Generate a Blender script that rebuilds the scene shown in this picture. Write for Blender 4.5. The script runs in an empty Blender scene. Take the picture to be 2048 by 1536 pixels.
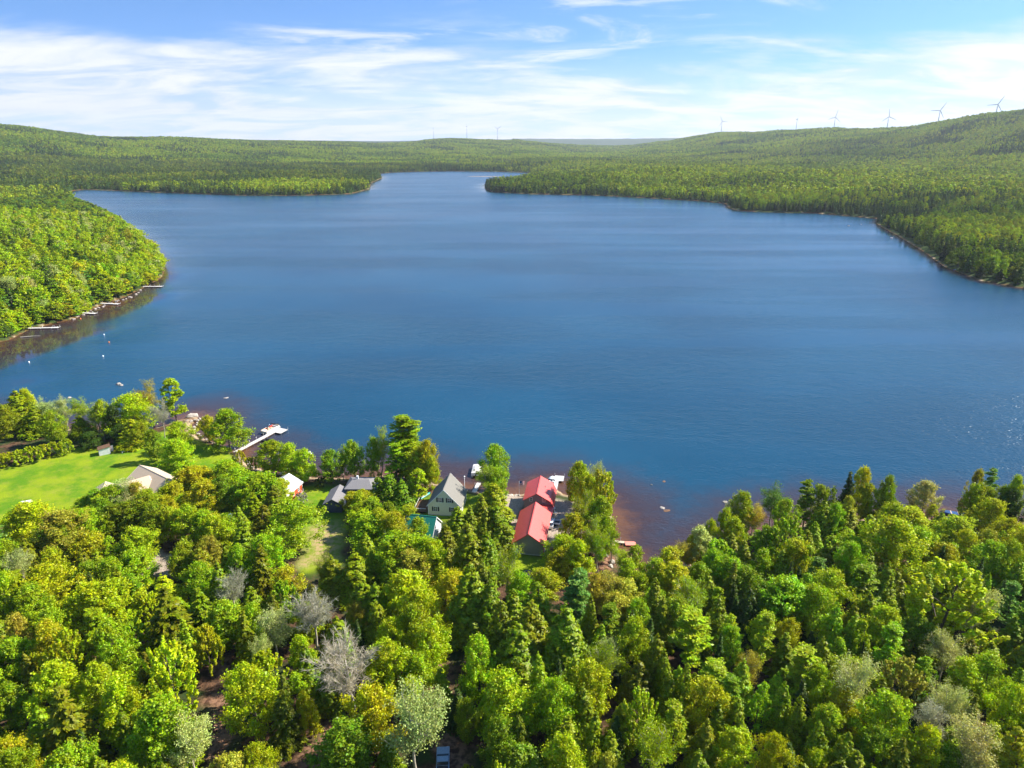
import bpy, math, random
import numpy as np
from mathutils import Matrix, Vector

# ------------------------------------------------------------------ camera, sky, sun, exposure
scene = bpy.context.scene
FPX, PITCH, CAMH = 1365.0, math.radians(19.3), 90.0
cam_data = bpy.data.cameras.new("camera")
cam = bpy.data.objects.new("camera", cam_data)
scene.collection.objects.link(cam)
cam.location = (0, 0, CAMH)
cam.rotation_euler = (math.radians(90) - PITCH, 0, 0)
cam_data.sensor_width = 36
cam_data.lens = 36 * FPX / 2048
cam_data.clip_start = 1
cam_data.clip_end = 60000
scene.camera = cam

SUN_AZ, SUN_EL = math.radians(17), math.radians(41)      # azimuth from +X towards +Y
sun_dir = Vector((math.cos(SUN_AZ) * math.cos(SUN_EL), math.sin(SUN_AZ) * math.cos(SUN_EL), math.sin(SUN_EL)))
sd = bpy.data.lights.new("sun", 'SUN')
sd.energy = 5.0
sd.angle = math.radians(0.5)
sd.color = (1.0, 0.94, 0.84)
sun = bpy.data.objects.new("sun", sd)
sun.rotation_euler = sun_dir.to_track_quat('Z', 'Y').to_euler()
sun.location = (0, 0, 500)
scene.collection.objects.link(sun)

scene.view_settings.view_transform = 'Standard'
scene.view_settings.look = 'None'
scene.view_settings.exposure = 1.12
scene.view_settings.gamma = 1

world = bpy.data.worlds.new("World")
scene.world = world
world.use_nodes = True
nt = world.node_tree
nt.nodes.clear()
def N(nt, typ, **kw):
    n = nt.nodes.new(typ)
    for k, v in kw.items():
        if k == 'inp':
            for kk, vv in v.items(): n.inputs[kk].default_value = vv
        else: setattr(n, k, v)
    return n
def Lk(nt, a, b): nt.links.new(a, b)
def math_n(nt, op, a, b=None, c=None, clamp=False):
    n = nt.nodes.new('ShaderNodeMath'); n.operation = op; n.use_clamp = clamp
    for i, x in enumerate((a, b, c)):
        if x is None: continue
        if isinstance(x, (int, float)): n.inputs[i].default_value = x
        else: nt.links.new(x, n.inputs[i])
    return n.outputs[0]
def maprange(nt, v, a, b, c=0.0, d=1.0, smooth=True):
    n = nt.nodes.new('ShaderNodeMapRange')
    n.interpolation_type = 'SMOOTHSTEP' if smooth else 'LINEAR'
    nt.links.new(v, n.inputs[0])
    for i, x in enumerate((a, b, c, d)):
        if isinstance(x, (int, float)): n.inputs[i + 1].default_value = x
        else: nt.links.new(x, n.inputs[i + 1])
    return n.outputs[0]
def mixc(nt, f, a, b, mode='MIX'):
    n = nt.nodes.new('ShaderNodeMix'); n.data_type = 'RGBA'; n.blend_type = mode
    for s, x in ((n.inputs[0], f), (n.inputs[6], a), (n.inputs[7], b)):
        if isinstance(x, (int, float)): s.default_value = x
        elif isinstance(x, (tuple, list)): s.default_value = tuple(x) + ((1,) if len(x) == 3 else ())
        else: nt.links.new(x, s)
    return n.outputs[2]
tc = N(nt, 'ShaderNodeTexCoord')
sep = N(nt, 'ShaderNodeSeparateXYZ'); Lk(nt, tc.outputs['Generated'], sep.inputs[0])
X, Y, Z = sep.outputs
# sky colour: the Nishita sky sampled a little higher than the view ray (a clear-air horizon)
Zs = math_n(nt, 'MULTIPLY_ADD', math_n(nt, 'MAXIMUM', Z, 0.0), 2.2, 0.10)
cmb = N(nt, 'ShaderNodeCombineXYZ'); Lk(nt, X, cmb.inputs[0]); Lk(nt, Y, cmb.inputs[1]); Lk(nt, Zs, cmb.inputs[2])
nrm = N(nt, 'ShaderNodeVectorMath', operation='NORMALIZE'); Lk(nt, cmb.outputs[0], nrm.inputs[0])
sky = N(nt, 'ShaderNodeTexSky', sky_type='NISHITA', sun_disc=False, sun_elevation=SUN_EL,
        sun_rotation=math.pi / 2 - SUN_AZ, air_density=1.0, dust_density=0.3, ozone_density=2.5, altitude=100)
Lk(nt, nrm.outputs[0], sky.inputs[0])
skyc = mixc(nt, 1.0, sky.outputs[0], (0.95, 1.52, 1.98), 'MULTIPLY')
# clouds on a far layer: position where the ray meets a high plane
den = math_n(nt, 'ADD', math_n(nt, 'MAXIMUM', Z, 0.0), 0.15)
px_ = math_n(nt, 'DIVIDE', X, den); py_ = math_n(nt, 'DIVIDE', Y, den)
cp = N(nt, 'ShaderNodeCombineXYZ'); Lk(nt, px_, cp.inputs[0]); Lk(nt, py_, cp.inputs[1])
mp = N(nt, 'ShaderNodeMapping'); Lk(nt, cp.outputs[0], mp.inputs[0])
mp.inputs['Rotation'].default_value = (0, 0, math.radians(-14)); mp.inputs['Scale'].default_value = (0.55, 1.0, 1)
mp.inputs['Location'].default_value = (3.2, 1.7, 0)
n1 = N(nt, 'ShaderNodeTexNoise', inp={'Scale': 0.85, 'Detail': 10.0, 'Roughness': 0.58, 'Distortion': 0.5}); Lk(nt, mp.outputs[0], n1.inputs['Vector'])
n2 = N(nt, 'ShaderNodeTexNoise', inp={'Scale': 2.6, 'Detail': 10.0, 'Roughness': 0.62, 'Distortion': 0.7}); Lk(nt, mp.outputs[0], n2.inputs['Vector'])
# cloud bank low on the horizon, higher towards both sides
xx = math_n(nt, 'MULTIPLY', X, X)
edge = math_n(nt, 'MULTIPLY_ADD', xx, 0.17, 0.080)
edge = math_n(nt, 'ADD', edge, math_n(nt, 'MULTIPLY', math_n(nt, 'SUBTRACT', n1.outputs[0], 0.5), 0.30))
diff = math_n(nt, 'SUBTRACT', edge, Z)
bank = maprange(nt, diff, -0.026, 0.034)
bank = math_n(nt, 'MULTIPLY', bank, maprange(nt, n2.outputs[0], 0.30, 0.56, 0.50, 1.0))
wisp = math_n(nt, 'MULTIPLY', maprange(nt, n1.outputs[0], 0.46, 0.62), maprange(nt, n2.outputs[0], 0.44, 0.68))
wisp = math_n(nt, 'MULTIPLY', wisp, 0.85)
veil = maprange(nt, Z, 0.01, 0.13, 0.75, 0.0)
cl = math_n(nt, 'MAXIMUM', bank, wisp)
cl = math_n(nt, 'MAXIMUM', cl, veil)
cl = math_n(nt, 'MULTIPLY', cl, maprange(nt, Z, 0.25, 0.6, 1.0, 0.25))
cl = math_n(nt, 'MULTIPLY', cl, maprange(nt, Z, -0.02, 0.0, 0.0, 1.0))
greyn = maprange(nt, n2.outputs[0], 0.35, 0.65)
ccol = mixc(nt, greyn, (6.3, 6.9, 8.0), (8.2, 8.3, 8.5))
fin = mixc(nt, cl, skyc, ccol)
bg = N(nt, 'ShaderNodeBackground', inp={'Strength': 0.06}); Lk(nt, fin, bg.inputs[0])
wo = N(nt, 'ShaderNodeOutputWorld'); Lk(nt, bg.outputs[0], wo.inputs[0])

# ------------------------------------------------------------------ helpers
rng = np.random.default_rng(7)
random.seed(7)
C = scene.collection
cp_, sp_ = math.cos(PITCH), math.sin(PITCH)
def G(u, v, z=1.5):
    """ground point seen at photo pixel (u, v) at height z"""
    x = (u - 1024) / FPX; y = -(v - 768) / FPX
    dy = cp_ + y * sp_; dz = -sp_ + y * cp_
    t = (z - CAMH) / dz
    return np.array([x * t, dy * t])
def PX(x, y, z):
    zz = z - CAMH; dep = y * cp_ - zz * sp_; up = y * sp_ + zz * cp_
    return 1024 + FPX * x / dep, 768 - FPX * up / dep, dep
def poly(pts, z=1.5): return np.array([G(u, v, z) for u, v in pts])
def inside(P, x, y):
    x = np.asarray(x, float); y = np.asarray(y, float); c = np.zeros(x.shape, bool)
    n = len(P); j = n - 1
    for i in range(n):
        xi, yi = P[i]; xj, yj = P[j]
        with np.errstate(divide='ignore', invalid='ignore'):
            hit = ((yi > y) != (yj > y)) & (x < (xj - xi) * (y - yi) / ((yj - yi) if yj != yi else 1e-9) + xi)
        c ^= hit; j = i
    return c
def pdist(P, x, y):
    x = np.asarray(x, float).ravel(); y = np.asarray(y, float).ravel()
    out = np.full(x.shape, 1e18)
    n = len(P)
    for i in range(n):
        ax, ay = P[i]; bx, by = P[(i + 1) % n]
        dx, dy = bx - ax, by - ay; L2 = dx * dx + dy * dy + 1e-9
        t = np.clip(((x - ax) * dx + (y - ay) * dy) / L2, 0, 1)
        d = (x - ax - t * dx) ** 2 + (y - ay - t * dy) ** 2
        np.minimum(out, d, out=out)
    return np.sqrt(out)
_ph = np.random.default_rng(3).uniform(0, 6.28, (40, 3))
def wave(x, y, L, k=0):
    """smooth pseudo noise in about -1..1 with wavelength L"""
    s = 0
    for i in range(5):
        a = _ph[(i * 7 + k * 5) % 40]; w = 6.283 / L * (0.7 + 0.25 * i)
        s = s + np.sin(w * (x * math.cos(a[0]) + y * math.sin(a[0])) + a[1])
    return s / 3.0
def smooth(t):
    t = np.clip(t, 0, 1); return t * t * (3 - 2 * t)

def tag(o, label=None, cat=None, group=None, kind=None):
    if label: o['label'] = label
    if cat: o['category'] = cat
    if group: o['group'] = group
    if kind: o['kind'] = kind
    return o
def empty(name, loc, rz=0, label=None, cat=None, group=None):
    o = bpy.data.objects.new(name, None); C.objects.link(o)
    o.location = loc; o.rotation_euler = (0, 0, rz); o.empty_display_size = 0.5
    return tag(o, label, cat, group)
def npmesh(name, V, F, mats, fm=None):
    """fast mesh from numpy: V (n,3), F (m,4 or 3)"""
    me = bpy.data.meshes.new(name)
    V = np.asarray(V, np.float32); F = np.asarray(F, np.int32); k = F.shape[1]
    me.vertices.add(len(V)); me.vertices.foreach_set('co', V.ravel())
    me.loops.add(F.size); me.loops.foreach_set('vertex_index', F.ravel())
    me.polygons.add(len(F)); me.polygons.foreach_set('loop_start', np.arange(0, F.size, k, dtype=np.int32))
    for m in mats: me.materials.append(m)
    if fm is not None: me.polygons.foreach_set('material_index', np.asarray(fm, np.int32))
    me.update(calc_edges=True)
    return me
class MB:
    """collects faces, builds one mesh object"""
    def __init__(s): s.v = []; s.f = []; s.sm = []
    def face(s, pts, smooth=False):
        i = len(s.v); s.v += [tuple(p) for p in pts]; s.f.append(tuple(range(i, i + len(pts)))); s.sm.append(smooth)
    def box(s, x0, x1, y0, y1, z0, z1, M=None):
        p = [(x, y, z) for z in (z0, z1) for x, y in ((x0, y0), (x1, y0), (x1, y1), (x0, y1))]
        if M is not None: p = [tuple(M @ Vector(q)) for q in p]
        i = len(s.v); s.v += p
        for f in ((3, 2, 1, 0), (4, 5, 6, 7), (0, 1, 5, 4), (1, 2, 6, 5), (2, 3, 7, 6), (3, 0, 4, 7)):
            s.f.append(tuple(i + a for a in f)); s.sm.append(False)
    def prism(s, outline, lo, hi, axis='z'):
        """outline: 2D points, extruded along an axis from lo to hi"""
        def P(a, b, t): return {'z': (a, b, t), 'y': (a, t, b), 'x': (t, a, b)}[axis]
        n = len(outline); i = len(s.v)
        s.v += [P(a, b, lo) for a, b in outline] + [P(a, b, hi) for a, b in outline]
        s.f.append(tuple(i + k for k in range(n))[::-1]); s.f.append(tuple(i + n + k for k in range(n))); s.sm += [False] * 2
        for k in range(n):
            s.f.append((i + k, i + (k + 1) % n, i + n + (k + 1) % n, i + n + k)); s.sm.append(False)
    def tube(s, a, b, r0, r1=None, n=8, cap=True):
        r1 = r0 if r1 is None else r1
        a = Vector(a); b = Vector(b); d = (b - a).normalized()
        t = d.orthogonal().normalized(); w = d.cross(t); i = len(s.v)
        for c, r in ((a, r0), (b, r1)):
            for k in range(n):
                an = 2 * math.pi * k / n; s.v.append(tuple(c + (t * math.cos(an) + w * math.sin(an)) * r))
        for k in range(n):
            s.f.append((i + k, i + (k + 1) % n, i + n + (k + 1) % n, i + n + k)); s.sm.append(True)
        if cap:
            s.f.append(tuple(i + k for k in range(n))[::-1]); s.f.append(tuple(i + n + k for k in range(n))); s.sm += [False] * 2
    def loft(s, rings, cap=True, sm=True):
        n = len(rings[0]); i = len(s.v)
        for r in rings: s.v += [tuple(p) for p in r]
        for j in range(len(rings) - 1):
            for k in range(n):
                a = i + j * n + k; b = i + j * n + (k + 1) % n
                s.f.append((a, b, b + n, a + n)); s.sm.append(sm)
        if cap:
            s.f.append(tuple(i + k for k in range(n))[::-1]); s.sm.append(False)
            s.f.append(tuple(i + (len(rings) - 1) * n + k for k in range(n))); s.sm.append(False)
    def build(s, name, mat, parent=None, loc=None, rot=None):
        me = bpy.data.meshes.new(name); me.from_pydata(s.v, [], s.f); me.materials.append(mat)
        me.polygons.foreach_set('use_smooth', s.sm); me.update()
        o = bpy.data.objects.new(name, me); C.objects.link(o)
        if parent: o.parent = parent
        if loc is not None: o.location = loc
        if rot is not None: o.rotation_euler = rot
        return o

# ------------------------------------------------------------------ materials
def new_mat(name):
    m = bpy.data.materials.new(name); m.use_nodes = True; m.node_tree.nodes.clear()
    return m, m.node_tree
def simple(name, col, rough=0.7, metal=0.0, var=0.12, scale=3.0, bump=0.0, spec=0.4, lines=None):
    """painted / wooden / metal surface with dirt variation; lines=(axis, spacing, depth) adds boards or ribs"""
    m, t = new_mat(name)
    out = N(t, 'ShaderNodeOutputMaterial'); b = N(t, 'ShaderNodeBsdfPrincipled')
    b.inputs['Roughness'].default_value = rough; b.inputs['Metallic'].default_value = metal
    b.inputs['Specular IOR Level'].default_value = spec
    tcn = N(t, 'ShaderNodeTexCoord')
    nz = N(t, 'ShaderNodeTexNoise', inp={'Scale': scale, 'Detail': 6.0, 'Roughness': 0.65}); Lk(t, tcn.outputs['Object'], nz.inputs['Vector'])
    f = maprange(t, nz.outputs[0], 0.3, 0.7)
    lo = tuple(c * (1 - var) for c in col); hi = tuple(min(1, c * (1 + var)) for c in col)
    c = mixc(t, f, lo, hi)
    if lines:
        ax, sp, dp = lines
        sx = N(t, 'ShaderNodeSeparateXYZ'); Lk(t, tcn.outputs['Object'], sx.inputs[0])
        fr = math_n(t, 'FRACT', math_n(t, 'DIVIDE', sx.outputs['xyz'.index(ax)], sp))
        ln = maprange(t, fr, 0.0, 0.12, 1.0, 0.0)
        c = mixc(t, math_n(t, 'MULTIPLY', ln, dp), c, tuple(x * 0.45 for x in col))
        bp = N(t, 'ShaderNodeBump', inp={'Strength': 0.5, 'Distance': 0.03}); Lk(t, fr, bp.inputs['Height']); Lk(t, bp.outputs[0], b.inputs['Normal'])
    Lk(t, c, b.inputs['Base Color']); Lk(t, b.outputs[0], out.inputs[0])
    return m
def foliage(name, src, trans=0.28):
    m, t = new_mat(name)
    out = N(t, 'ShaderNodeOutputMaterial')
    if src == 'OBJ':
        oi = N(t, 'ShaderNodeObjectInfo'); base = oi.outputs['Color']
    else:
        at = N(t, 'ShaderNodeAttribute', attribute_type='INSTANCER', attribute_name='tint'); base = at.outputs['Color']
    g = N(t, 'ShaderNodeNewGeometry')
    hs = N(t, 'ShaderNodeHueSaturation')
    Lk(t, maprange(t, g.outputs['Random Per Island'], 0, 1, 0.475, 0.525, False), hs.inputs['Hue'])
    r2 = math_n(t, 'FRACT', math_n(t, 'MULTIPLY', g.outputs['Random Per Island'], 37.7))
    Lk(t, maprange(t, r2, 0, 1, 0.62, 1.38, False), hs.inputs['Value'])
    tco = N(t, 'ShaderNodeTexCoord'); cn = N(t, 'ShaderNodeTexNoise', inp={'Scale': 0.45, 'Detail': 3.0}); Lk(t, tco.outputs['Object'], cn.inputs['Vector'])
    h2 = N(t, 'ShaderNodeHueSaturation'); Lk(t, maprange(t, cn.outputs[0], .3, .7, .478, .525, False), h2.inputs['Hue']); Lk(t, maprange(t, cn.outputs[0], .3, .7, .84, 1.14, False), h2.inputs['Value'])
    Lk(t, base, h2.inputs['Color']); Lk(t, h2.outputs[0], hs.inputs['Color'])
    d = N(t, 'ShaderNodeBsdfDiffuse'); Lk(t, hs.outputs[0], d.inputs[0])
    tr = N(t, 'ShaderNodeBsdfTranslucent'); Lk(t, mixc(t, 1.0, hs.outputs[0], (1.35, 1.25, 0.5), 'MULTIPLY'), tr.inputs[0])
    mx = N(t, 'ShaderNodeMixShader', inp={0: trans}); Lk(t, d.outputs[0], mx.inputs[1]); Lk(t, tr.outputs[0], mx.inputs[2])
    gl = N(t, 'ShaderNodeBsdfGlossy', inp={'Roughness': 0.45, 'Color': (1, 1, 0.9, 1)})
    mx2 = N(t, 'ShaderNodeMixShader', inp={0: 0.015}); Lk(t, mx.outputs[0], mx2.inputs[1]); Lk(t, gl.outputs[0], mx2.inputs[2])
    Lk(t, mx2.outputs[0], out.inputs[0])
    return m
M_leaf = foliage('leaves', 'OBJ')
M_leaf_i = foliage('leaves_far', 'INST', 0.28)
M_bark = simple('bark', (0.10, 0.075, 0.055), 0.9, scale=6, var=0.4)
M_bark_pale = simple('pale_bark', (0.38, 0.34, 0.27), 0.9, scale=5, var=0.3)
M_rock = simple('granite', (0.33, 0.29, 0.25), 0.9, scale=1.5, var=0.4)

# ------------------------------------------------------------------ lake outline (photo waterline points, at water level)
LAKE_PX = [(-420, 792), (-200, 825), (0, 848), (100, 857), (200, 862), (300, 860), (350, 844), (372, 836), (392, 832), (398, 838), (382, 848),
 (386, 862), (400, 876), (440, 888), (472, 903), (488, 915), (500, 930), (530, 941), (560, 946), (610, 953), (640, 956), (700, 957),
 (760, 951), (800, 950), (845, 960), (880, 970), (905, 968), (935, 980), (965, 985), (1000, 988), (1046, 990), (1060, 978), (1106, 975), (1130, 990),
 (1165, 1000), (1215, 1010), (1224, 1030), (1228, 1075), (1236, 1100), (1246, 1130), (1262, 1146), (1290, 1158), (1330, 1155), (1400, 1118), (1450, 1092),
 (1500, 1068), (1600, 1050), (1690, 1035), (1740, 1040), (1790, 1045), (1850, 1038), (1900, 1034), (1960, 1036), (2048, 1046), (2300, 1030), (2500, 1000),
 (2500, 640), (2300, 600), (2140, 585), (2048, 577), (1960, 561), (1890, 534), (1850, 505), (1800, 474), (1765, 455), (1752, 446), (1762, 438), (1720, 434), (1640, 427), (1560, 425),
 (1480, 422), (1458, 416), (1452, 407), (1400, 402), (1330, 398), (1260, 394), (1200, 391), (1060, 388), (985, 384), (969, 376), (972, 368), (1010, 364), (1060, 358),
 (1078, 352), (1060, 345.5), (1000, 343.5), (900, 342.5), (830, 343.5), (780, 345), (752, 348), (764, 356), (742, 366), (738, 378), (700, 388), (600, 391), (500, 391), (340, 386),
 (250, 382), (170, 379), (142, 382), (132, 392), (142, 399), (190, 420), (240, 446), (290, 480), (322, 512), (330, 540), (322, 556),
 (290, 574), (250, 594), (200, 611), (150, 637), (60, 658), (20, 679), (-100, 705), (-300, 735)]
LAKE = np.array([G(u, v, 0) for u, v in LAKE_PX])
SKYL = np.array([(-600, 262), (-200, 255), (0, 251), (60, 256), (130, 266), (200, 275), (270, 276), (340, 275), (500, 282), (600, 283), (680, 284), (760, 287), (830, 284), (850, 280),
 (900, 277), (960, 279), (1040, 283), (1100, 289), (1160, 293), (1220, 294), (1260, 293), (1290, 290), (1340, 285), (1400, 274), (1450, 268), (1500, 269), (1560, 266), (1630, 262),
 (1700, 263), (1760, 264), (1830, 258), (1900, 246), (1960, 236), (2048, 227), (2300, 215), (2600, 235)], float)
RID = np.array([(-600, 4200), (0, 4500), (400, 5000), (867, 6400), (1000, 6500), (1200, 7600), (1300, 6600), (1443, 5900), (1670, 4900), (1878, 4300), (2048, 3900), (2600, 3500)], float)
_az, _el = [], []
for u, v in SKYL:
    x = (u - 1024) / FPX; y = -(v + 1.5 - 768) / FPX
    d = (x, cp_ + y * sp_, -sp_ + y * cp_); _az.append(math.atan2(d[0], d[1])); _el.append(d[2] / math.hypot(d[0], d[1]))
_raz = [math.atan2((u - 1024) / FPX, cp_ + 478 / FPX * sp_) for u, _ in RID]
def land_z(x, y, d, water):
    """terrain height; d = distance to the waterline, water = inside the lake"""
    r = np.hypot(x, y); az = np.arctan2(x, y)
    el = np.interp(az, _az, _el); R = np.interp(az, _raz, RID[:, 1])
    zr = CAMH + R * el - 10
    s = (r - 0.42 * R) / (0.58 * R)
    hill = (zr - 3) * smooth(s) ** 1.25
    back = np.clip((r - R) / 2500, 0, 1); hill = hill * (1 - 0.6 * smooth(back))
    hill = hill + smooth(s) * (1 - smooth((s - 0.55) / 0.4)) * (14 * wave(x, y, 1500, 1) + 7 * wave(x, y, 600, 2))
    far = (CAMH + 14000 * (0.0035 + 0.0014 * np.cos((az - 0.15) * 9))) * smooth((r - 11000) / 2800)
    z = np.minimum(d * 0.30, 1.5) + np.clip((d - 8) * 0.02, 0, 6) * smooth((r - 250) / 100)
    # wooded headland on the left
    hl = smooth((y - 240) / 120) * smooth((1150 - y) / 350) * smooth((-x - 150) / 90)
    z = z + hl * 13 * (1 - np.exp(-np.clip(d - 6, 0, None) / 75))
    # low rises on the right headland and the peninsulas
    z = z + smooth((r - 420) / 300) * smooth((d - 30) / 300) * 10 * (x > 0) * (1 + 0.5 * wave(x, y, 400, 3))
    z = z + np.maximum(hill, 0) + far
    return np.where(water, -np.minimum(0.18 * d, 3.0) - 0.02, z + 0.03)

LAWN = poly([(-300, 1010), (-300, 925), (0, 935), (60, 925), (140, 900), (200, 887), (250, 898), (290, 873), (330, 862), (350, 852), (372, 862), (392, 880), (430, 893), (460, 910), (480, 928),
             (500, 945), (540, 962), (490, 1010), (430, 1045), (330, 1010), (240, 1010), (170, 1025), (0, 1055), (-300, 1120)])
LAWN2 = poly([(590, 975), (640, 968), (700, 975), (700, 1010), (690, 1060), (680, 1135), (600, 1150), (605, 1060), (585, 1005)])
LAWN3 = poly([(835, 995), (925, 985), (965, 988), (1000, 1005), (970, 1025), (920, 1030), (850, 1050)])
LAWN4 = poly([(1020, 1110), (1100, 1112), (1130, 1090), (1160, 1120), (1140, 1170), (1030, 1180)])
DRY = poly([(636, 1044), (682, 1042), (680, 1118), (605, 1132), (612, 1075)])
GRAV = [poly(p) for p in ([(1000, 985), (1050, 988), (1040, 1030), (1012, 1100), (1000, 1075)], [(1100, 1000), (1160, 1005), (1160, 1060), (1120, 1085), (1085, 1110)],
                          [(190, 1075), (262, 1020), (270, 1035), (205, 1085)], [(275, 1152), (295, 1095), (335, 1090), (345, 1150)])]
TRACK = [poly(p) for p in ([(405, 1560), (425, 1400), (415, 1320), (440, 1300), (475, 1330), (470, 1400), (460, 1480), (450, 1560)],
                           [(855, 1560), (875, 1490), (900, 1470), (950, 1480), (945, 1560)], [(868, 1300), (885, 1150), (905, 1160), (900, 1420), (875, 1420)],
                           [(610, 1536), (640, 1440), (690, 1440), (670, 1536)])]
BEACH = poly([(590, 940), (765, 935), (775, 962), (590, 972)], 0.3)
GARD = poly([(1165, 1105), (1225, 1100), (1235, 1165), (1180, 1175)])

# ------------------------------------------------------------------ terrain sheet
NT, NR = 820, 640
th = np.radians(np.linspace(-80, 80, NT)); rr = 22 * (17500 / 22) ** (np.linspace(0, 1, NR))
TH, RR = np.meshgrid(th, rr)
gx = (RR * np.sin(TH)).ravel(); gy = (RR * np.cos(TH)).ravel()
gd = pdist(LAKE, gx, gy); gw = inside(LAKE, gx, gy)
gz = land_z(gx, gy, gd, gw)
idx = np.arange(NT * NR).reshape(NR, NT)
GF = np.stack([idx[:-1, :-1], idx[:-1, 1:], idx[1:, 1:], idx[1:, :-1]], -1).reshape(-1, 4)[:, ::-1]
mg, t = new_mat('forest_floor_and_lawns')
out = N(t, 'ShaderNodeOutputMaterial'); b = N(t, 'ShaderNodeBsdfPrincipled'); b.inputs['Roughness'].default_value = 0.95; b.inputs['Specular IOR Level'].default_value = 0.1
tcn = N(t, 'ShaderNodeTexCoord')
def nz(sc, det=5.0, rg=0.6, vec=None):
    n = N(t, 'ShaderNodeTexNoise', inp={'Scale': sc, 'Detail': det, 'Roughness': rg}); Lk(t, vec or tcn.outputs['Object'], n.inputs['Vector']); return n.outputs[0]
def attr(name): return N(t, 'ShaderNodeAttribute', attribute_name=name).outputs['Fac']
na, nb, nc = nz(0.9), nz(0.12), nz(5.0)
floor_c = mixc(t, maprange(t, na, 0.35, 0.65), (0.05, 0.03, 0.018), (0.15, 0.08, 0.045))
floor_c = mixc(t, maprange(t, nb, 0.45, 0.6), floor_c, (0.035, 0.06, 0.015))
lawn_c = mixc(t, maprange(t, nb, 0.38, 0.60), (0.10, 0.23, 0.006), (0.27, 0.34, 0.010))
lawn_c = mixc(t, maprange(t, nz(0.30, 6.0, .7), 0.50, 0.72, 0, 0.55), lawn_c, (0.33, 0.31, 0.05))
lawn_c = mixc(t, maprange(t, na, 0.45, 0.75, 0, 0.5), lawn_c, (0.22, 0.24, 0.03))
lawn_c = mixc(t, maprange(t, nc, 0.3, 0.7, 0, 0.35), lawn_c, (0.06, 0.15, 0.008))
dry_c = mixc(t, maprange(t, na, 0.4, 0.62), (0.40, 0.29, 0.14), (0.20, 0.24, 0.03))
sand_c = mixc(t, maprange(t, na, 0.35, 0.65), (0.30, 0.21, 0.12), (0.50, 0.38, 0.24))
grav_c = mixc(t, maprange(t, nc, 0.35, 0.65), (0.26, 0.20, 0.15), (0.46, 0.38, 0.30))
track_c = mixc(t, maprange(t, na, 0.4, 0.6), (0.09, 0.045, 0.028), (0.27, 0.15, 0.09))
far_c = mixc(t, maprange(t, nb, 0.4, 0.6), (0.02, 0.045, 0.01), (0.045, 0.075, 0.014))
bed_c = mixc(t, maprange(t, na, 0.35, 0.65), (0.12, 0.05, 0.02), (0.28, 0.14, 0.06))
c = floor_c
for nm, cc in (('lawn', lawn_c), ('dry', dry_c), ('track', track_c), ('gravel', grav_c), ('far', far_c), ('sand', sand_c), ('bed', bed_c)):
    c = mixc(t, attr(nm), c, cc)
Lk(t, c, b.inputs['Base Color'])
bp = N(t, 'ShaderNodeBump', inp={'Strength': 0.6, 'Distance': 0.25}); Lk(t, nc, bp.inputs['Height']); Lk(t, bp.outputs[0], b.inputs['Normal'])
Lk(t, b.outputs[0], out.inputs[0])
me = npmesh('ground', np.stack([gx, gy, gz], 1), GF, [mg])
def put(name, vals):
    a = me.attributes.new(name, 'FLOAT', 'POINT'); a.data.foreach_set('value', np.asarray(vals, np.float32))
def soft(P, w=1.2):
    near = (gx > P[:, 0].min() - 20) & (gx < P[:, 0].max() + 20) & (gy > P[:, 1].min() - 20) & (gy < P[:, 1].max() + 20)
    out = np.zeros(len(gx)); xs, ys = gx[near], gy[near]
    d = pdist(P, xs, ys) * np.where(inside(P, xs, ys), 1, -1) + 1.2 * wave(xs, ys, 9, 4)
    out[near] = smooth((d + w) / (2 * w)); return out
put('lawn', np.maximum.reduce([soft(P) for P in (LAWN, LAWN2, LAWN3, LAWN4)]))
put('dry', soft(DRY, 2.5)); put('gravel', np.maximum.reduce([soft(P, 0.8) for P in GRAV]))
put('track', np.maximum.reduce([soft(P) for P in TRACK + [GARD]]))
put('far', smooth((np.hypot(gx, gy) - 260) / 60))
put('sand', np.where(gw, 0, smooth((np.where(gy < 230, 2.2, 1.0) + .8 * wave(gx, gy, 30, 5) - gd) / 1.2)))
put('bed', np.where(gw, 1.0, 0))
me.polygons.foreach_set('use_smooth', np.ones(len(me.polygons), bool))
ground = bpy.data.objects.new('ground', me); C.objects.link(ground)
tag(ground, 'lake shore ground with lawns, leaf litter and wooded hills', None, None, 'structure')

# ------------------------------------------------------------------ water sheet
NTw, NRw = 460, 420
th = np.radians(np.linspace(-62, 62, NTw)); rr = 60 * (3400 / 60) ** (np.linspace(0, 1, NRw))
TH, RR = np.meshgrid(th, rr); wx = (RR * np.sin(TH)).ravel(); wy = (RR * np.cos(TH)).ravel()
wd = pdist(LAKE, wx, wy); ww = inside(LAKE, wx, wy)
idx = np.arange(NTw * NRw).reshape(NRw, NTw)
WF = np.stack([idx[:-1, :-1], idx[:-1, 1:], idx[1:, 1:], idx[1:, :-1]], -1).reshape(-1, 4)[:, ::-1]
mw, t = new_mat('lake_water')
tcn = N(t, 'ShaderNodeTexCoord')
out = N(t, 'ShaderNodeOutputMaterial')
shore = attr('shore'); calm = attr('calm')
mpw = N(t, 'ShaderNodeMapping'); Lk(t, tcn.outputs['Object'], mpw.inputs[0]); mpw.inputs['Rotation'].default_value = (0, 0, math.radians(12)); mpw.inputs['Scale'].default_value = (0.75, 1.1, 1)
mps = N(t, 'ShaderNodeMapping'); Lk(t, tcn.outputs['Object'], mps.inputs[0]); mps.inputs['Rotation'].default_value = (0, 0, math.radians(-14)); mps.inputs['Scale'].default_value = (0.16, 1.0, 1)
r1 = nz(1.05, 3.0, 0.55, mpw.outputs[0]); r2 = nz(0.22, 3.0, 0.55, mpw.outputs[0]); st = nz(0.016, 4.0, 0.55, mps.outputs[0]); big = nz(0.008, 3.0, 0.5)
bed1 = nz(0.35, 6.0, 0.65); bed2 = nz(0.07, 4.0, 0.6)
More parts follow.
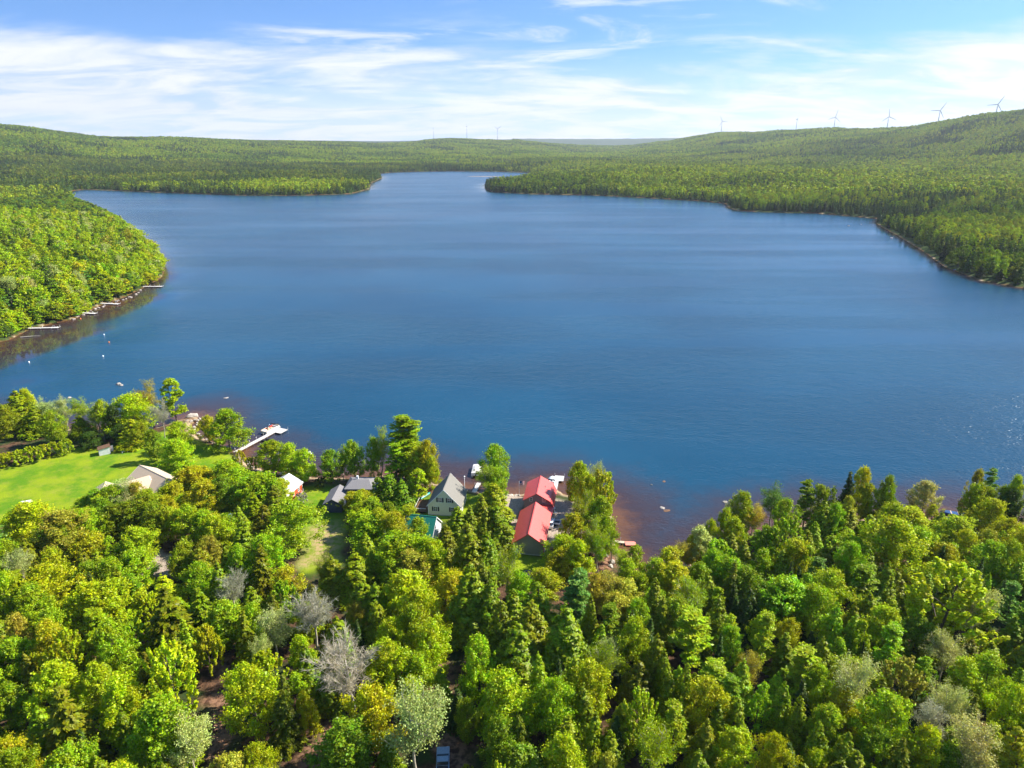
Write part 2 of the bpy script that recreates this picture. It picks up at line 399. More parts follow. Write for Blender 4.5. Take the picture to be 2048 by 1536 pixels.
d_ = math_n(t, 'ADD', shore, math_n(t, 'MULTIPLY', math_n(t, 'SUBTRACT', bed2, 0.5), 16.0))
d_ = math_n(t, 'ADD', d_, math_n(t, 'MULTIPLY', math_n(t, 'SUBTRACT', bed1, 0.5), 9.0))
deep = mixc(t, maprange(t, big, 0.35, 0.65), (0.003, 0.044, 0.086), (0.006, 0.060, 0.112))
col = mixc(t, maprange(t, d_, 4, 30), (0.045, 0.026, 0.026), deep)
col = mixc(t, maprange(t, d_, -1, 8), (0.13, 0.058, 0.024), col)
b = N(t, 'ShaderNodeBsdfPrincipled'); b.inputs['IOR'].default_value = 1.333
Lk(t, col, b.inputs['Base Color'])
amp = math_n(t, 'MULTIPLY', maprange(t, calm, 0.0, 1.0, 1.0, 0.03), maprange(t, st, 0.38, 0.60, 0.16, 1.0))
Lk(t, maprange(t, calm, 0, 1, 0.25, 0.03), b.inputs['Roughness'])
hsum = math_n(t, 'ADD', math_n(t, 'MULTIPLY', r1, 0.34), math_n(t, 'MULTIPLY', r2, 0.45))
bp = N(t, 'ShaderNodeBump', inp={'Distance': 1.0}); Lk(t, hsum, bp.inputs['Height']); Lk(t, amp, bp.inputs['Strength'])
Lk(t, bp.outputs[0], b.inputs['Normal']); Lk(t, b.outputs[0], out.inputs[0])
me = npmesh('lake_water', np.stack([wx, wy, np.zeros(len(wx))], 1), WF, [mw])
wr = np.hypot(wx, wy)
HL = poly([(-300, 735), (-100, 705), (20, 679), (60, 658), (150, 637), (200, 611), (250, 594), (290, 574), (330, 545), (345, 560), (330, 600), (250, 650), (170, 680), (90, 720), (50, 760), (-50, 770), (-300, 780)], 0)
dh = pdist(HL, wx, wy) * np.where(inside(HL, wx, wy), 1, -1) + 7 * wave(wx, wy, 60, 6)
put('shore', (np.where(ww, wd * (1 + 1.2 * smooth((wr - 280) / 400)), 0) + 6 * smooth((wr - 280) / 200)) * (1 - .72 * smooth((dh + 10) / 24)))  # headland strip also coloured browner, painting in the reflection of its trees
# sheltered strip under the left headland: flat water that mirrors the trees
HL = poly([(-300, 735), (-100, 705), (20, 679), (60, 658), (150, 637), (200, 611), (250, 594), (290, 574), (330, 545), (345, 560), (330, 600), (250, 650), (170, 680), (90, 720), (50, 760), (-50, 770), (-300, 780)], 0)
dh = pdist(HL, wx, wy) * np.where(inside(HL, wx, wy), 1, -1) + 7 * wave(wx, wy, 60, 6)
put('calm', np.maximum(smooth((dh + 32) / 55), .75 * np.exp(-wd / 22) * smooth((wr - 420) / 200)))
me.polygons.foreach_set('use_smooth', np.ones(len(me.polygons), bool))
water = bpy.data.objects.new('lake_water', me); C.objects.link(water)
tag(water, 'wide blue lake ruffled by light wind', None, None, 'structure')

# ------------------------------------------------------------------ tree prototypes
def quads(c, n, s, rg, asp=1.0, along=None):
    """leaf quads centred at c (k,3), normals n, half sizes s"""
    n = n / (np.linalg.norm(n, axis=1, keepdims=True) + 1e-9)
    a = rg.normal(size=c.shape) if along is None else along + 0.25 * rg.normal(size=c.shape)
    a = a - n * (a * n).sum(1, keepdims=True); a /= np.linalg.norm(a, axis=1, keepdims=True) + 1e-9
    bt = np.cross(n, a); s = s[:, None]
    V = np.stack([c - a * s * asp, c - bt * s * 0.75, c + a * s * asp, c + bt * s * 0.75], 1).reshape(-1, 3)
    return V
def unit(k, rg):
    v = rg.normal(size=(k, 3)); return v / np.linalg.norm(v, axis=1, keepdims=True)
def finish(V): return V, np.arange(len(V)).reshape(-1, 4)
def prof_round(h, top=0.55, lo=0.35):
    """crown radius as a fraction, h 0 bottom .. 1 top, widest at 1-top"""
    w = 1 - top
    return np.where(h < w, lo + (1 - lo) * np.sqrt(np.clip(1 - ((w - h) / w) ** 2, 0, 1)), np.sqrt(np.clip(1 - ((h - w) / top) ** 2, 0, 1)))
def broad(seed, H=12.0, R=3.6, z0=2.6, K=85, per=130, leaf=0.15, top=0.6, spiky=0.0, lob=0.18, sparse=1.0):
    rg = np.random.default_rng(seed); out = []; cents = []
    ph = rg.uniform(0, 6.28, 6)
    for k in range(K):
        h = rg.uniform(0.02, 1) ** 0.8; a = rg.uniform(0, 6.283)
        pr = float(prof_round(np.array(h), top)) * (1 + lob * (math.sin(2 * a + ph[0]) * .6 + math.sin(3 * a + ph[1] + 4 * h) * .8 + .5 * math.sin(5 * a + ph[2] - 6 * h)))
        q = rg.uniform(0.55, 0.93) if k % 4 else rg.uniform(0.1, 0.6)
        rc = R * rg.uniform(0.09, 0.23) * (1.05 - 0.25 * h)
        c = np.array([math.cos(a) * R * pr * q, math.sin(a) * R * pr * q, z0 + h * (H - z0 - rc * 0.7)])
        cents.append(c); n = max(6, int(per * (rc / (R * .165)) ** 2 * rg.uniform(.75, 1.25) * sparse))
        d = unit(n, rg); d[:, 2] = d[:, 2] * 0.8 + 0.25
        if spiky:
            ax = np.array([c[0] * .12, c[1] * .12, 1.0]); ax /= np.linalg.norm(ax)
            p = c + d * rc * 0.38 * rg.uniform(.4, 1, (n, 1)) + ax * (rg.uniform(-1.1, 1.6, (n, 1)) * rc * spiky)
        else:
            ax = np.array([c[0] * .16, c[1] * .16, 1.0]); p = c + d * np.array([1, 1, 0.75]) * rc * rg.uniform(0.45, 1.12, (n, 1)) * np.where(rg.random((n, 1)) < .14, 1.55, 1) + rg.normal(0, 0.16 * rc, (n, 3)) + ax * (rg.uniform(0, 1, (n, 1)) ** 3 * rc * 1.7)
        nn = d + 0.85 * rg.normal(size=(n, 3)) + np.array([0, 0, 0.35])
        out.append(quads(p, nn, leaf * rg.uniform(.55, 1.5, n), rg, 1.15))
    V = np.concatenate(out); V = V[:]; cents = np.array(cents)
    return finish(V) + (cents,)
def cedar(seed, H=13.0, R=2.3, z0=0.8, K=330, per=20, leaf=0.17, pw=0.85, droop=0.0):
    rg = np.random.default_rng(seed); out = []; cents = []
    ph = rg.uniform(0, 6.28, 8)
    for k in range(K):
        t_ = 1 - math.sqrt(rg.uniform(0, 1)); t_ = min(t_, 0.985); a = rg.uniform(0, 6.283)
        pr = ((1 - t_) ** pw) * (1 + 0.16 * math.sin(3 * a + ph[0] + 7 * t_) + 0.13 * math.sin(5 * a + ph[1] - 11 * t_) + rg.uniform(-.1, .1))
        q = rg.uniform(0.72, 1.0) if k % 4 else rg.uniform(0.2, 0.7)
        r = R * pr * q; z = z0 + t_ * (H - z0) - droop * r
        c = np.array([math.cos(a) * r, math.sin(a) * r, z]); cents.append(c)
        o = np.array([math.cos(a), math.sin(a), 0.0]); n = per
        d = unit(n, rg)
        L_ = (0.25 + 0.5 * (1 - t_)) * (R / 2.3)
        p = c + d * np.array([.55, .55, .75]) * L_ + o * rg.uniform(-.2, .4, (n, 1)) * L_
        nn = d * .7 + o * .8 + np.array([0, 0, .6]) + .35 * rg.normal(size=(n, 3))
        out.append(quads(p, nn, leaf * rg.uniform(.7, 1.4, n), rg, 1.3, along=o + np.array([0, 0, .9])))
    p = np.stack([rg.normal(0, .05, 14), rg.normal(0, .05, 14), H - 0.06 * np.arange(14)], 1)
    out.append(quads(p, unit(14, rg), np.full(14, leaf * .7), rg, 1.4, along=np.array([0, 0, 1.0])))
    return finish(np.concatenate(out)) + (np.array(cents),)
def spruce(seed, H=14.0, R=2.0, z0=0.8, lay=24, br=13, leaf=0.16, dens=12):
    rg = np.random.default_rng(seed); out = []; cents = []
    for i in range(lay):
        t_ = i / lay; L_ = R * (1 - t_) ** 0.9 * rg.uniform(.82, 1.1) + 0.12; z = z0 + t_ * (H - z0)
        for j in range(max(5, int(br * (1 - .5 * t_)))):
            a = rg.uniform(0, 6.283); Lb = L_ * rg.uniform(.7, 1.12); n = max(4, int(dens * Lb))
            s = rg.uniform(.15, 1, n) * Lb; o = np.array([math.cos(a), math.sin(a), 0]); side = np.array([-o[1], o[0], 0])
            p = o * s[:, None] + side * (rg.normal(0, .16, (n, 1)) * (0.4 + s[:, None] / R)) + np.array([0, 0, 1]) * (z - 0.32 * s - .12 * s * s / R)[:, None]
            nn = np.array([0, 0, 1.0]) + o * .5 + .45 * rg.normal(size=(n, 3))
            out.append(quads(p, nn, leaf * rg.uniform(.7, 1.4, n), rg, 1.5, along=o - np.array([0, 0, .3])))
            cents.append(o * Lb * .6 + np.array([0, 0, z - .2]))
    return finish(np.concatenate(out)) + (np.array(cents),)
def pine(seed, H=16.0, R=3.6, z0=4.0, tiers=10, leaf=0.17, per=125):
    rg = np.random.default_rng(seed); out = []; cents = []
    for i in range(tiers):
        t_ = (i + .5) / tiers; L_ = R * math.sin(math.pi * min(1, .22 + .80 * (1 - t_) ** .95 if t_ > .25 else .75)) ** .8
        L_ = R * (1.05 - t_) ** .6 * (0.75 if t_ < .15 else 1)
        z = z0 + t_ * (H - z0)
        for j in range(rg.integers(4, 7)):
            a = rg.uniform(0, 6.283); Lb = L_ * rg.uniform(.55, 1.05); o = np.array([math.cos(a), math.sin(a), 0]); 
            for q in np.arange(.35, 1.01, .22):
                c = o * Lb * q + np.array([rg.normal(0, .25), rg.normal(0, .25), z + .28 * Lb * q + rg.normal(0, .12)])
                cents.append(c); n = int(per * rg.uniform(.25, .5)); rc = rg.uniform(.55, .95) * (.6 + .5 * q) * (R / 3.6)
                d = unit(n, rg) * rg.uniform(.3, 1, (n, 1))
                p = c + d * np.array([rc, rc, .34 * rc])
                nn = np.array([0, 0, 1.0]) + .8 * rg.normal(size=(n, 3)) * .7 + d * .5
                out.append(quads(p, nn, leaf * rg.uniform(.6, 1.3, n), rg, 1.5, along=o + np.array([0, 0, .7])))
    return finish(np.concatenate(out)) + (np.array(cents),)
def tube_np(pts, rad, k=5):
    V, F = [], []
    for i in range(len(pts)):
        a = pts[max(0, i - 1)]; b_ = pts[min(len(pts) - 1, i + 1)]; d = b_ - a; d = d / (np.linalg.norm(d) + 1e-9)
        u_ = np.cross(d, [0.3, 1, .2]); u_ /= np.linalg.norm(u_) + 1e-9; w = np.cross(d, u_)
        for j in range(k):
            an = 6.2832 * j / k; V.append(pts[i] + (u_ * math.cos(an) + w * math.sin(an)) * rad[i])
    for i in range(len(pts) - 1):
        for j in range(k):
            F.append((i * k + j, i * k + (j + 1) % k, (i + 1) * k + (j + 1) % k, (i + 1) * k + j))
    return V, F
def join(parts):
    V, F, o = [], [], 0
    for v, f in parts:
        V += list(v); F += [tuple(a + o for a in q) for q in f]; o += len(v)
    return np.array(V), np.array(F)
def trunk(seed, H, cents, r0=0.16, limbs=14, top=0.8, k=5):
    rg = np.random.default_rng(seed); parts = []
    zs = np.linspace(-0.3, H * top, 7); wob = np.cumsum(rg.normal(0, .07, (7, 2)), 0); wob[0] = 0
    pts = np.stack([wob[:, 0], wob[:, 1], zs], 1); parts.append(tube_np(pts, np.linspace(r0, r0 * .25, 7), k + 1))
    if len(cents):
        for c in cents[rg.choice(len(cents), min(limbs, len(cents)), replace=False)]:
            zb = max(H * .18, c[2] - np.hypot(c[0], c[1]) * rg.uniform(.6, 1.1)); zb = min(zb, H * top * .95)
            s = np.array([np.interp(zb, zs, pts[:, 0]), np.interp(zb, zs, pts[:, 1]), zb])
            m_ = (s + c) / 2 + np.array([0, 0, .25]); parts.append(tube_np(np.array([s, m_, c]), [r0 * .38, r0 * .25, r0 * .1], 4))
    return join(parts)
def bare(seed, H=13.0, R=4.0, z0=3.0, lv3=7, twig=9):
    rg = np.random.default_rng(seed); parts = []; tw_c, tw_a, tw_s = [], [], []
    zs = np.linspace(-.3, H * .7, 7); wob = np.cumsum(rg.normal(0, .14, (7, 2)), 0); wob[0] = 0
    pts = np.stack([wob[:, 0], wob[:, 1], zs], 1); parts.append(tube_np(pts, np.linspace(.20, .07, 7), 6)); cents = []
    for i in range(16):
        zb = rg.uniform(.25, .7) * H; s = np.array([np.interp(zb, zs, pts[:, 0]), np.interp(zb, zs, pts[:, 1]), zb])
        a = rg.uniform(0, 6.283); h = rg.uniform(.45, 1.0); rr_ = R * rg.uniform(.6, 1) * math.sqrt(max(.05, 1 - (h * 1.02 - .35) ** 2 * 1.6))
        e = np.array([math.cos(a) * rr_ * .8, math.sin(a) * rr_ * .8, max(zb + .8, h * H * .96)])
        m_ = (s + e) / 2 + np.array([rg.normal(0, .3), rg.normal(0, .3), -.2])
        parts.append(tube_np(np.array([s, m_, e]), [.06, .042, .022], 4))
        for j in range(lv3 + 2):
            q = rg.uniform(.25, 1); p0 = (s * (1 - q) ** 2 + 2 * m_ * q * (1 - q) + e * q * q); d = unit(1, rg)[0]; d[2] = abs(d[2]) * .8 + .1
            d = d + .5 * (e - s) / np.linalg.norm(e - s); Lb = rg.uniform(.9, 1.9) * R / 4
            p1 = p0 + d * Lb; parts.append(tube_np(np.array([p0, (p0 + p1) / 2 + rg.normal(0, .1, 3), p1]), [.035, .028, .016], 3))
            for w in range(twig):
                qq = rg.uniform(.2, 1); dd = d * .7 + unit(1, rg)[0]; dd /= np.linalg.norm(dd); l3 = rg.uniform(.35, .8)
                c = p0 + (p1 - p0) * qq + dd * l3; tw_c.append(c - dd * l3 * .5); tw_a.append(dd); tw_s.append(l3 * .55); cents.append(c)
    n = len(tw_c); tw_c = np.array(tw_c); tw_a = np.array(tw_a); tw_s = np.array(tw_s)
    nn = np.cross(tw_a, unit(n, rg)); nn /= np.linalg.norm(nn, axis=1, keepdims=True); bt = np.cross(nn, tw_a); wd_ = 0.017
    V = np.stack([tw_c - tw_a * tw_s[:, None] - bt * wd_, tw_c - tw_a * tw_s[:, None] + bt * wd_, tw_c + tw_a * tw_s[:, None] + bt * wd_ * .5, tw_c + tw_a * tw_s[:, None] - bt * wd_ * .5], 1).reshape(-1, 3)
    return join(parts), finish(V), np.array(cents)
def sparse_leaves(seed, cents, per=5, leaf=.085):
    rg = np.random.default_rng(seed); c = np.repeat(cents, per, 0) + rg.normal(0, .22, (len(cents) * per, 3))
    return finish(quads(c, unit(len(c), rg) + np.array([0, 0, .5]), leaf * rg.uniform(.7, 1.4, len(c)), rg, 1.1))

PROTO = {}      # code -> list of (crown mesh, trunk mesh, H, width)
def addp(code, VF, TR, H, W, bark=None, leafmat=None):
    cm = npmesh('crown', VF[0], VF[1], [leafmat or M_leaf]); tm = npmesh('trunk', TR[0], TR[1], [bark or M_bark])
    PROTO.setdefault(code, []).append((cm, tm, H, W))
for i, (H, R, z0, K, top, lob) in enumerate([(12, 3.7, .8, 95, .76, .18), (12, 3.9, 1.0, 95, .68, .26), (13, 3.5, .9, 95, .84, .22), (12, 4.1, .8, 105, .72, .30), (13, 3.6, .7, 95, .88, .18), (11, 3.4, .8, 85, .66, .24), (12, 3.8, .8, 95, .80, .34), (13, 3.7, 1.0, 90, .74, .32)]):
    c_ = broad(100 + i, H, R, z0, int(K * 1.8), 112, .125, top, 0, lob); addp('b', c_, trunk(i, H, c_[2]), H, 2 * R)
for i, (H, R) in enumerate([(13, 3.5), (14, 3.8), (12, 3.2)]):
    c_ = broad(200 + i, H, R, 1.8, 150, 78, .14, .72, 1.0, .15); addp('p', c_, trunk(20 + i, H, c_[2]), H, 2 * R)
for i, (H, R) in enumerate([(11, 1.9), (12, 2.1)]):      # smooth upright ovals
    c_ = broad(230 + i, H, R, .9, 90, 95, .12, .80, 0, .07); addp('q', c_, trunk(30 + i, H, c_[2], .12, 8), H, 2 * R)
for i, (H, R, pw) in enumerate([(13, 2.4, .85), (12, 2.1, .75), (14, 2.6, .95), (12, 2.3, .62)]):
    c_ = cedar(300 + i, H, R, .4, 460, 24, .13, pw); addp('c', c_, trunk(40 + i, H, c_[2], .15, 10, .9), H, 2 * R)
for i, (H, R) in enumerate([(13, 3.0), (12, 3.3)]):      # drooping, open hemlock
    c_ = spruce(340 + i, H, R, .8, 22, 17, .17, 17); addp('m', c_, trunk(50 + i, H, c_[2], .17, 12, .92), H, 2 * R)
for i, (H, R) in enumerate([(13, 1.5), (12, 1.8)]):
    c_ = spruce(360 + i, H, R, .6, 28, 15, .13, 17); addp('e', c_, trunk(55 + i, H, c_[2], .12, 8, .95), H, 2 * R)
for i, (H, R, ti) in enumerate([(16, 3.7, 10), (14, 3.4, 9), (17, 4.0, 11)]):
    c_ = pine(400 + i, H, R, 2.8, ti); addp('n', c_, trunk(60 + i, H, c_[2], .22, 22, .95), H, 2 * R)
for i, (H, R) in enumerate([(13, 4.2), (12, 3.6)]):
    br_, tw, ce = bare(500 + i, H, R, 3, 10, 24); addp('x', tw, br_, H, 2.0 * R, M_bark_pale)
for i, (H, R) in enumerate([(13, 3.9), (12, 3.3), (12, 3.5)]):
    br_, tw, ce = bare(520 + i, H, R, 3, 7, 8); lv = sparse_leaves(540 + i, ce, 7)
    V = np.concatenate([tw[0], lv[0]]); addp('s', finish(V), br_, H, 2 * R, M_bark_pale)
for i in range(2):
    c_ = broad(600 + i, 3.4, 2.3, .2, 70, 80, .13, .7, .35, .15); addp('h', c_, trunk(70 + i, 2.5, c_[2], .05, 8), 3.4, 4.6)
# coarser versions for trees several hundred metres away
for i, (H, R, top) in enumerate([(12, 3.8, .6), (12, 3.9, .52), (13, 3.5, .72)]):
    c_ = broad(700 + i, H, R, 1.0, 60, 36, .25, top, 0, .26); addp('B', c_, trunk(80 + i, H, c_[2], .16, 5), H, 2 * R)
for i, (H, R) in enumerate([(13, 2.3), (12, 2.1)]):
    c_ = cedar(720 + i, H, R, .6, 150, 9, .30); addp('C', c_, trunk(85 + i, H, c_[2], .15, 3, .9), H, 2 * R)
c_ = pine(740, 16, 3.7, 3.5, 8, .32, 46); addp('N', c_, trunk(90, 16, c_[2], .22, 8, .95), 16, 7.4)
br_, tw, ce = bare(750, 12, 3.6, 3, 6, 6); lv = sparse_leaves(751, ce, 5, .15); addp('S', finish(np.concatenate([tw[0], lv[0]])), br_, 12, 7.2, M_bark_pale)

TINT = {'L': (0.400, 0.480, 0.003), 'Y': (0.430, 0.450, 0.004), 'G': (0.205, 0.310, 0.005), 'B': (0.310, 0.440, 0.004), 'D': (0.060, 0.105, 0.009), 'O': (0.235, 0.300, 0.003),
        'R': (0.400, 0.370, 0.025), 'P': (0.440, 0.490, 0.140), 'N': (0.150, 0.280, 0.030), 'A': (0.40, 0.38, 0.28), 'H': (0.185, 0.200, 0.003), 'V': (0.300, 0.410, 0.004)}
CNAME = {'L': 'lime green', 'Y': 'yellow green', 'G': 'mid green', 'B': 'bright green', 'D': 'dark green', 'O': 'olive', 'R': 'orange tinged', 'P': 'pale grey green', 'N': 'blue green', 'A': 'grey', 'H': 'brownish olive', 'V': 'soft yellow olive'}
KN = {'b': ('broadleaf_tree', 'leafy tree'), 'p': ('poplar_tree', 'upswept leafy tree'), 'q': ('young_tree', 'slim smooth tree'), 'c': ('cedar_tree', 'conical evergreen'), 'm': ('hemlock_tree', 'feathery evergreen'),
      'e': ('spruce_tree', 'narrow spruce'), 'n': ('pine_tree', 'tiered pine'), 'x': ('bare_tree', 'bare twiggy tree'), 's': ('sparse_tree', 'half-leafed tree'), 'h': ('shrub', 'bushy shrub')}

